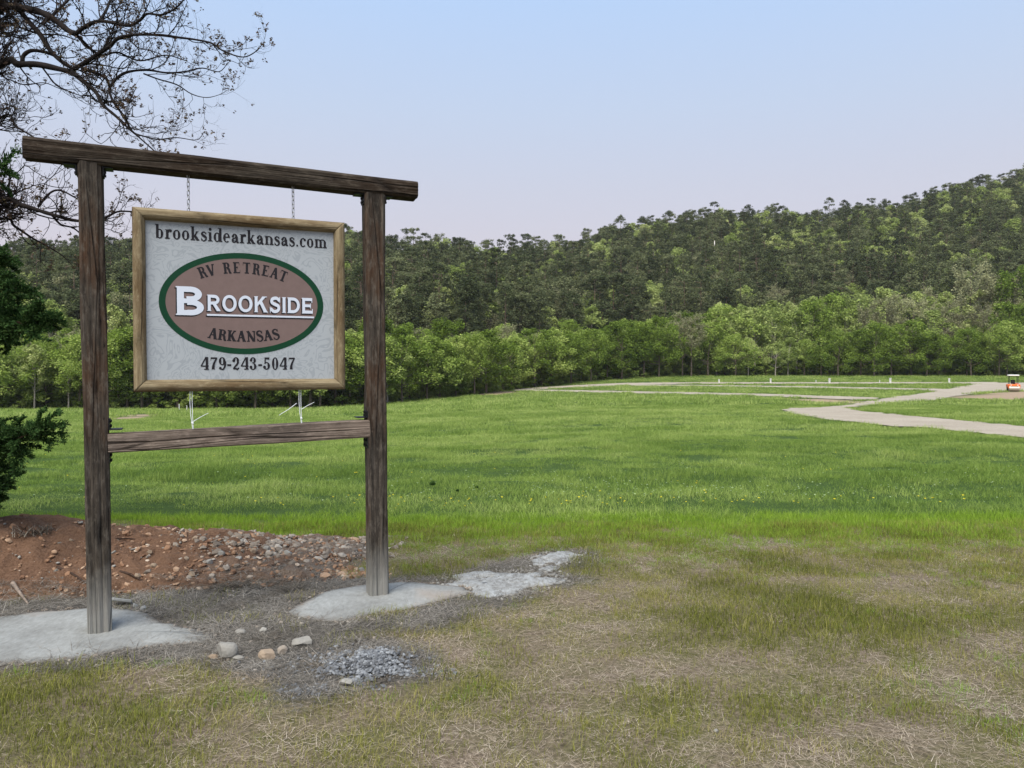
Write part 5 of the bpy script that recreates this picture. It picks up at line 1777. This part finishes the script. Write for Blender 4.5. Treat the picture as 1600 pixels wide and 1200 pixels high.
for px_, py_, s_, lb in ((350, 918, .16, 'dark dead grass clump at the foot of the rubble'), (395, 915, .14, 'dead grey grass clump between mound and far footing'), (455, 922, .13, 'dead grass clump next to the far footing'), (340, 1030, .10, 'dead grass tuft behind the blocky grey rock')) + tuple((a, b_, c_, lb_) for a, b_, c_, lb_ in ((300, 925, .09, 'low dead tuft nearest the roots of the mound'), (420, 938, .10, 'flat dead tuft halfway between the two footings'), (370, 950, .09, 'flat dead tuft beyond the white flat stone'), (300, 955, .08, 'flat dead tuft along the rear edge of the near footing'), (470, 935, .09, 'flat dead tuft at the tip of the far footing'), (420, 1000, .09, 'dead tuft among the stones above the low tan rock'), (500, 1045, .10, 'dead tuft on the near side of the gravel heap'), (600, 1060, .08, 'dead stalks standing in the rim of the gravel heap'), (560, 1000, .08, 'dead tuft behind the gravel heap'))):
    weed(px_, py_, s_ * 1.35, lb, m_deadweed, 170, .62)
x_, y_ = on_mound(52, 834)
V, Fc, T = blades(160, .16, .06, .16, .008, .8, 3, 5, .4)
o = link('weed_clump', tri_mesh('weed_clump', V, Fc, m_deadweed, tint=T))
o.location = (x_, y_, float(ground(x_, y_)))
tag(o, 'dark heap of dead twigs and weeds on the crest of the mound', 'weed')

# ------------------------------------------------------------------ white pedestals on the meadow, stakes, roller
m_ped = simple('white_plastic', (.58, .58, .54), .5, var=.05)
m_grey = simple('grey_box', (.45, .46, .46), .5)
def pedestal(px_, py_, hpx, wpx, label, group, name='pedestal', cat='utility pedestal', Y=None):
    if Y is None:
        x_, y_ = hit(px_, py_)
    else:
        x_, y_ = at(px_, py_, Y)[:2]
    y_ = min(y_, float(treeline_Y(x_ / y_)) - 4)
    x_ = ray(px_, py_)[0] * y_
    d = y_ / F
    h_, w_ = hpx * d, wpx * d * .82
    root = empty(name, (x_, y_, float(terrain(x_, y_))), random.uniform(-.3, .3))
    mb = MB(); mb.add(*box(0, 0, h_ * .46, w_ * .8, w_ * .7, h_ * .94, .01)); mb.build('body', m_ped, root)
    mb = MB(); mb.add(*box(0, -.01, h_ * .96, w_, w_ * .95, h_ * .09, .015)); mb.build('lid', m_ped, root)
    if name == 'pedestal':
        mb = MB(); mb.add(*box(0, -w_ * .37, h_ * .66, w_ * .55, .03, h_ * .34, .006)); mb.build('panel', m_grey, root)
    tag(root, label, cat, group)
pg = 'white utility pedestals on the meadow'
pedestal(1123.5, 598.2, 5.5, 3.2, 'white utility pedestal beside the pale drive, farthest from the orange roller', pg)
pedestal(1204, 598.4, 7, 3.2, 'white utility pedestal, second counting from the far end of the row', pg)
pedestal(1296, 599, 8, 3.6, 'white utility pedestal in the middle of the row of five', pg)
pedestal(1391, 599.2, 8.5, 4.0, 'tallest white utility pedestal, next but one to the orange roller', pg)
pedestal(1483, 599, 8, 3.6, 'white utility pedestal closest to the orange roller', pg)
sg = 'short white stakes on the meadow'
pedestal(1275, 598, 4, 1.6, 'short white stake just before the middle pedestal', sg, 'marker_stake', 'stake')
pedestal(1374.5, 598, 4, 1.6, 'short white stake just before the tallest pedestal', sg, 'marker_stake', 'stake')
pedestal(280, 634, 11, 1.8, 'white stake under the sign board, the nearer to the near post', 'white stakes seen under the board', 'marker_stake', 'stake', 84)
pedestal(292, 633, 9, 1.6, 'white stake under the sign board, next to the cable tie', 'white stakes seen under the board', 'marker_stake', 'stake', 84)

def roller():
    x_, y_ = hit(1583, 612)
    d = y_ / F
    u_ = 1.0 * (26 * d / 2.35)                    # true to a 2.35 m machine
    root = empty('road_roller', (x_, y_, float(terrain(x_, y_)) + .06), R(-24))
    tag(root, 'small orange ride-on road roller with a white canopy on the gravel', 'roller')
    root.scale = (u_, u_, u_)
    m_or = simple('orange_paint', (.72, .135, .03), .4, var=.06)
    m_blk = simple('black_rubber', (.02, .02, .02), .8)
    m_can = simple('white_canopy', (.82, .82, .78), .4, var=.03)
    m_drum = simple('drum_steel', (.42, .37, .31), .45, .5)
    mb = MB()
    mb.add(*box(0, .05, .78, 1.5, 1.75, .42, .09)); mb.add(*box(0, -.72, .72, 1.3, .35, .34, .08)); mb.add(*box(.45, .5, 1.02, .5, .7, .12, .04))
    mb.build('body', m_or, root)
    mb = MB(); mb.add(*box(0, -.905, .70, .9, .02, .12, .005)); mb.build('grille', m_blk, root)
    mb = MB(); mb.add(*tube([(-.62, -.62, .40), (.62, -.62, .40)], .40, 24)); mb.build('drum', m_drum, root, False)
    for sx_ in (-1, 1):
        mb = MB(); mb.add(*box(sx_ * .68, -.62, .50, .07, .5, .22, .02)); mb.build('drum_yoke', m_or, root)
    for sx_ in (-.52, .52):
        mb = MB(); mb.add(*tube([(sx_ - .15, .62, .38), (sx_ + .15, .62, .38)], .38, 20)); w = mb.build('wheel', m_blk, root)
        mb = MB(); mb.add(*tube([(sx_ - .16, .62, .38), (sx_ + .16, .62, .38)], .18, 14)); mb.build('rim', m_drum, w)
    mb = MB(); mb.add(*box(0, .15, 1.10, .52, .5, .12, .04)); mb.add(*box(0, .40, 1.34, .52, .12, .50, .04)); mb.build('seat', m_blk, root)
    mb = MB(); mb.add(*tube([(0, -.25, .95), (0, -.22, 1.32)], .05, 8)); mb.add(*box(0, -.24, 1.30, .5, .16, .12, .03)); mb.build('console', m_blk, root)
    ring_ = np.array([(.19 * math.cos(t), .08 * math.sin(t), .0) for t in np.linspace(0, 6.283, 16)]) + np.array((0, -.12, 1.42))
    mb = MB(); mb.add(*tube(ring_, .018, 5, False)); mb.build('steering_wheel', m_blk, root)
    for sx_ in (-.52, .52):
        for sy_ in (-.30, .52):
            mb = MB(); mb.add(*tube([(sx_, sy_, .95), (sx_, sy_, 2.16)], .035, 6)); mb.build('canopy_post', m_blk, root)
    mb = MB(); V, Fc = box(0, .1, 2.24, 1.35, 1.25, .16, .075); mb.add(V, Fc); mb.build('canopy', m_can, root)
    for sx_ in (-.4, .4):
        mb = MB(); mb.add(*tube([(sx_, -.91, .88), (sx_, -.94, .88)], .07, 10)); mb.build('headlight', m_can, root)
roller()

# ------------------------------------------------------------------ the old oak and the cedar beside the sign
m_oak = simple('oak_bark', (.013, .010, .009), .95, var=.45, scale=14)
m_oakbud = leaf_mat('oak_buds', [(0, (.045, .030, .024)), (.6, (.11, .075, .055)), (1, (.17, .14, .07))], .25)
S2 = .2875
OAKY = 8.0
def zp(pts, y0=OAKY, dy=0.0):
    """limb points read off the enlarged corner of the photograph"""
    return [(x * S2, y * S2, y0 + dy * i / max(1, len(pts) - 1)) for i, (x, y) in enumerate(pts)]
oak_x, oak_y = -7.3, 8.4
oak = empty('oak_tree', (oak_x, oak_y, 0))
tag(oak, 'old oak leaning in over the sign with bare budding branches', 'tree')
oakz = float(terrain(oak_x, oak_y))
def loc(p): return np.array(p) - np.array((oak_x, oak_y, 0))
def limbpts(lst): return [at(px_, py_, Y_) for px_, py_, Y_ in lst]
fork1, fork2, fork3 = np.array((oak_x + .1, oak_y, 3.2)), np.array((oak_x + .25, oak_y - .05, 4.4)), np.array((oak_x + .1, oak_y, 2.5))
LIMBS = [   # (start, points, radius at start, radius at end, twigs?)
    (fork2, zp([(0, 50), (130, 45), (230, 70), (300, 110), (370, 165), (410, 185)], 8.2, -.2), .075, .045),
    (None, zp([(410, 185), (470, 140), (540, 115), (620, 125), (700, 140), (760, 110), (800, 75), (880, 80), (960, 40), (1020, -30)], 8.0, -.5), .036, .012),
    (None, zp([(410, 185), (460, 235), (510, 280), (560, 300), (640, 285), (760, 330), (900, 300), (1010, 330)], 8.0, .5), .030, .008),
    (None, zp([(540, 115), (575, 60), (600, 0), (620, -60)], 7.9, .4), .026, .014),
    (None, zp([(230, 130), (300, 70), (370, 0), (420, -60)], 8.1, .4), .030, .018),
    (fork1, zp([(0, 355), (100, 350), (200, 350), (300, 370), (390, 395), (450, 440), (520, 500), (560, 570), (640, 640), (690, 690), (760, 750), (850, 830)], 8.1, -.6), .070, .010),
    (None, zp([(120, 340), (130, 300), (170, 275), (230, 280), (290, 300), (350, 340), (400, 380)], 8.15, .1), .036, .024),
    (fork2, zp([(60, -60), (90, 30), (150, 110), (220, 190), (270, 270), (330, 330), (400, 375)], 8.3, -.2), .055, .034),
    (None, zp([(410, 370), (470, 335), (540, 290), (600, 250), (640, 210), (720, 190), (860, 190), (980, 205), (1060, 215), (1150, 235), (1220, 280), (1320, 310), (1390, 280), (1430, 235)], 8.0, -.7), .038, .005),
    (None, zp([(440, 370), (520, 395), (580, 430), (600, 490)], 7.95, .2), .034, .022),
    (None, zp([(600, 470), (640, 420), (700, 390), (800, 380), (900, 395), (1000, 390), (1100, 370), (1190, 390), (1240, 340)], 7.9, .4), .026, .006),
    (None, zp([(780, 400), (860, 430), (960, 460), (1040, 510), (1120, 530), (1190, 515), (1245, 485)], 7.9, .2), .014, .004),
    (None, zp([(590, 490), (620, 560), (680, 640), (720, 715), (780, 740), (860, 757), (960, 748), (1070, 760), (1110, 715)], 7.8, -.1), .022, .004),
    (fork3, zp([(0, 1090), (100, 1110), (200, 1140), (280, 1165), (420, 1200), (560, 1185), (640, 1150), (720, 1150)], 7.6, -.3), .052, .012),
    (None, zp([(205, 1125), (270, 1050), (330, 1035), (420, 1080)], 7.55, .1), .022, .012),
    (fork3, zp([(0, 640), (90, 690), (190, 750), (260, 800)], 8.1, -.2), .026, .012),
    (fork3, zp([(0, 1190), (80, 1230), (170, 1290), (260, 1340), (340, 1390), (400, 1450)], 7.7, .1), .032, .006),
    (None, zp([(280, 1165), (330, 1220), (400, 1240), (480, 1300), (560, 1280)], 7.5, .1), .020, .006),
    (fork1, zp([(0, 110), (110, 150), (220, 185), (330, 190), (420, 220)], 8.4, .1), .030, .010),
    (fork1, zp([(-60, 420), (40, 430), (130, 460), (240, 450), (320, 480), (390, 500)], 8.3, .1), .018, .005),
]
mb = MB()
mb.add(*tube([(-.05, 0, oakz - .2), (0, 0, oakz + .2), (.05, 0, 1.2), (.10, 0, 2.5), (.1, 0, 3.3), (.25, -.05, 4.5), (.35, .1, 6.0), (.2, .1, 8.0)], [.42, .34, .29, .26, .23, .19, .13, .05], 14))
mb.build('trunk', m_oak, oak, True)
ro = np.random.default_rng(99)
tw, bud_pts = MB(), []
def twig(p, d, L, r, lvl):
    n_ = 6 if lvl < 3 else 4
    P = [p]
    dd = d / np.linalg.norm(d)
    curl = ro.normal(size=3) * .25
    for i in range(n_):
        dd = dd + curl * .35 + ro.normal(size=3) * .20 + np.array((0, 0, .06 + .05 * lvl))
        dd /= np.linalg.norm(dd)
        P.append(P[-1] + dd * L / n_)
    P = np.array(P)
    tw.add(*tube(P - np.array((oak_x, oak_y, 0)), np.linspace(r, r * .45, len(P)), 4 if lvl < 3 else 3, False))
    if lvl < 3:
        for i in range(int(ro.integers(4, 7)) if lvl == 1 else int(ro.integers(3, 5))):
            k_ = int(ro.integers(1, len(P)))
            ax = P[k_] - P[k_ - 1]
            ax /= np.linalg.norm(ax)
            side = np.cross(ax, ro.normal(size=3))
            side /= np.linalg.norm(side) + 1e-9
            twig(P[k_], ax * .7 + side * ro.uniform(.5, 1.0), L * ro.uniform(.35, .65), r * .55, lvl + 1)
    if lvl >= 2 and ro.uniform() < .34:
        bud_pts.append(P[-1])
for st_, pts, r0, r1 in LIMBS:
    P = limbpts(pts)
    if st_ is not None:
        a_, b_ = np.array(st_), P[0]
        P = [a_, a_ * .5 + b_ * .5 + np.array((0, 0, .12))] + P
    Q = spline(P, 5)
    mb = MB()
    rad = .60 * np.linspace(r0, r1, len(Q)) * (1 + .10 * vnoise(np.arange(len(Q)) * .6, 0, 0, int(r0 * 1e4)))
    mb.add(*tube(Q - np.array((oak_x, oak_y, 0)), rad, 8))
    mb.build('limb', m_oak, oak, True)
    seg = np.linalg.norm(np.diff(Q, axis=0), axis=1)
    acc_ = 0
    for i in range(1, len(Q)):
        acc_ += seg[i - 1]
        if to_px(*Q[i])[0] < -40: continue
        if to_px(*Q[i])[0] < 90: acc_ -= seg[i - 1] * .45
        while acc_ > 0:
            acc_ -= ro.uniform(.08, .20)
            ax = Q[i] - Q[i - 1]
            ax /= np.linalg.norm(ax) + 1e-9
            side = np.cross(ax, ro.normal(size=3))
            side /= np.linalg.norm(side) + 1e-9
            t_ = i / len(Q)
            twig(Q[i], ax * ro.uniform(.5, 1.0) + side * ro.uniform(.5, 1.0), ro.uniform(.28, .72) * (1.05 - .65 * t_), min(.009, rad[i] * .5), 1)
    bud_pts.append(Q[-1])
tag(tw.build('twigs', m_oak, oak), kind='stuff')
B = np.array(bud_pts) - np.array((oak_x, oak_y, 0))
V, Fc, T = leaf_cloud(B, np.full(len(B), .024), 6, .014, ro, 1.0)
tag(link('buds', tri_mesh('buds', V, Fc, m_oakbud, tint=T), oak), kind='stuff')

# cedar
m_cedar = leaf_mat('cedar_leaves', [(0, (.016, .040, .014)), (.5, (.042, .085, .026)), (1, (.10, .155, .05))], .12)
ced_x, ced_y = -5.6, 6.6
cedz = float(ground(ced_x, ced_y))
cedar = empty('cedar_tree', (ced_x, ced_y, cedz))
tag(cedar, 'dark green cedar reaching in beside the near post with feathery sprays', 'tree')
mb = MB()
mb.add(*tube([(0, 0, -.2), (.02, 0, 1.2), (0, .05, 2.6), (.05, 0, 4.2)], [.13, .11, .075, .02], 10))
mb.build('trunk', simple('cedar_bark', (.12, .075, .05), .95, var=.4, scale=10), cedar, True)
rc = np.random.default_rng(55)
def spray(r, L=.25):
    """one feathery spray: a curved stem with many scale-leaved twiglets"""
    V, Fc, T = [], [], []
    n_ = 0
    stem = spline([(0, 0, 0), (L * .4, r.normal() * .02, .02), (L * .75, r.normal() * .03, .015), (L, r.normal() * .03, -.01)], 5)
    for i in range(1, len(stem)):
        t = i / len(stem)
        for sd in (-1, 1):
            for q in range(4):
                az = sd * r.uniform(.5, 1.1)
                l_ = L * .42 * (1 - t * .75) * r.uniform(.6, 1.2)
                d = np.array((math.cos(az), math.sin(az), r.uniform(-.35, .5)))
                p = stem[i]
                tt = r.uniform(0, 1)
                for k in range(4):
                    a = p + d * l_ * k / 4
                    b_ = p + d * l_ * (k + 1.3) / 4 + r.normal(size=3) * .008
                    w = np.cross(d, r.normal(size=3))
                    w = w / np.linalg.norm(w) * (.0065 + .005 * r.uniform()) * (1 - k / 6)
                    V += [a, (a + b_) / 2 + w, b_, (a + b_) / 2 - w]
                    Fc.append((n_, n_ + 1, n_ + 2, n_ + 3))
                    T += [tt * .7 + .3 * k / 4] * 4
                    n_ += 4
    return np.array(V), np.array(Fc), np.array(T)
SPR = [spray(rc) for _ in range(6)]
CV, CF, CT, CN = [], [], [], 0
stems = MB()
def put_spray(p, d, s):
    global CN
    V, Fc, T = SPR[int(rc.integers(0, 6))]
    x = d / np.linalg.norm(d)
    y = np.cross(np.array((0, 0, 1.)) + rc.normal(size=3) * .35, x)
    y /= np.linalg.norm(y)
    z = np.cross(x, y)
    CV.append((V @ np.stack([x, y, z])) * s + p)
    CF.append(Fc + CN)
    CT.append(T)
    CN += len(V)
def cbranch(P, r0, dens_=14, size=1.0):
    Q = spline(np.array(P), 6)
    stems.add(*tube(Q, np.linspace(r0, r0 * .3, len(Q)), 5, False))
    L = np.linalg.norm(np.diff(Q, axis=0), axis=1).sum()
    for _ in range(int(L * dens_)):
        i = int(rc.integers(max(1, len(Q) // 4), len(Q)))
        ax = Q[i] - Q[i - 1]
        ax /= np.linalg.norm(ax) + 1e-9
        put_spray(Q[i], ax * .9 + rc.normal(size=3) * .6 + np.array((0, 0, .08)), size * rc.uniform(.55, 1.1))
    put_spray(Q[-1], Q[-1] - Q[-2], size)
CB = np.array((ced_x, ced_y, cedz))
def cpx(lst): return [at(*q) - CB for q in lst]
t0 = lambda z: np.array((0, 0, z))
for z0, lst, r_ in ((1.7, [(-160, 470, 6.3), (-40, 480, 6.1), (20, 495, 6.0), (62, 505, 5.9), (84, 505, 5.85)], .022), (2.0, [(-160, 420, 6.3), (-40, 430, 6.2), (10, 440, 6.0), (52, 452, 5.9)], .02), (2.3, [(-150, 380, 6.4), (-60, 388, 6.2), (-20, 392, 6.1), (15, 402, 6.0)], .02),
                    (1.8, [(-150, 480, 6.2), (-60, 490, 6.0), (-20, 500, 5.9), (5, 512, 5.9)], .02), (1.9, [(-140, 450, 6.7), (-40, 465, 6.7), (20, 480, 6.7), (50, 492, 6.7)], .02), (1.9, [(-140, 470, 6.6), (-40, 480, 6.5), (12, 492, 6.4), (40, 505, 6.3)], .018),
                    (.8, [(-170, 800, 6.1), (-60, 780, 5.9), (-10, 748, 5.7), (28, 705, 5.6), (56, 684, 5.5), (84, 676, 5.45)], .018), (.9, [(-160, 760, 6.1), (-60, 730, 5.9), (-15, 705, 5.8), (15, 690, 5.7)], .016), (.75, [(-170, 820, 6.2), (-60, 800, 6.0), (-20, 778, 5.9), (12, 765, 5.8)], .016),
                    (3.0, [(-160, 310, 6.6), (-60, 290, 6.4), (-12, 280, 6.3), (22, 262, 6.3)], .016)):
    cbranch([t0(z0)] + cpx([(q[0] - 26, q[1], q[2]) for q in lst]), r_, 24)
for k_ in range(70):                               # the rest of the crown, on the far side of the trunk
    z_ = rc.uniform(.6, 4.1)
    a = rc.uniform(math.pi * .35, math.pi * 1.65)
    L = 1.45 * (1 - z_ / 5.2) * rc.uniform(.7, 1.1)
    cbranch([t0(z_), (math.cos(a) * L * .5, math.sin(a) * L * .5, z_ + .15), (math.cos(a) * L, math.sin(a) * L, z_ + .25)], .014, 15)
tag(stems.build('branches', bpy.data.materials['cedar_bark'], cedar), kind='stuff')
link('foliage', tri_mesh('foliage', np.concatenate(CV), np.concatenate(CF), m_cedar, tint=np.concatenate(CT)), cedar)
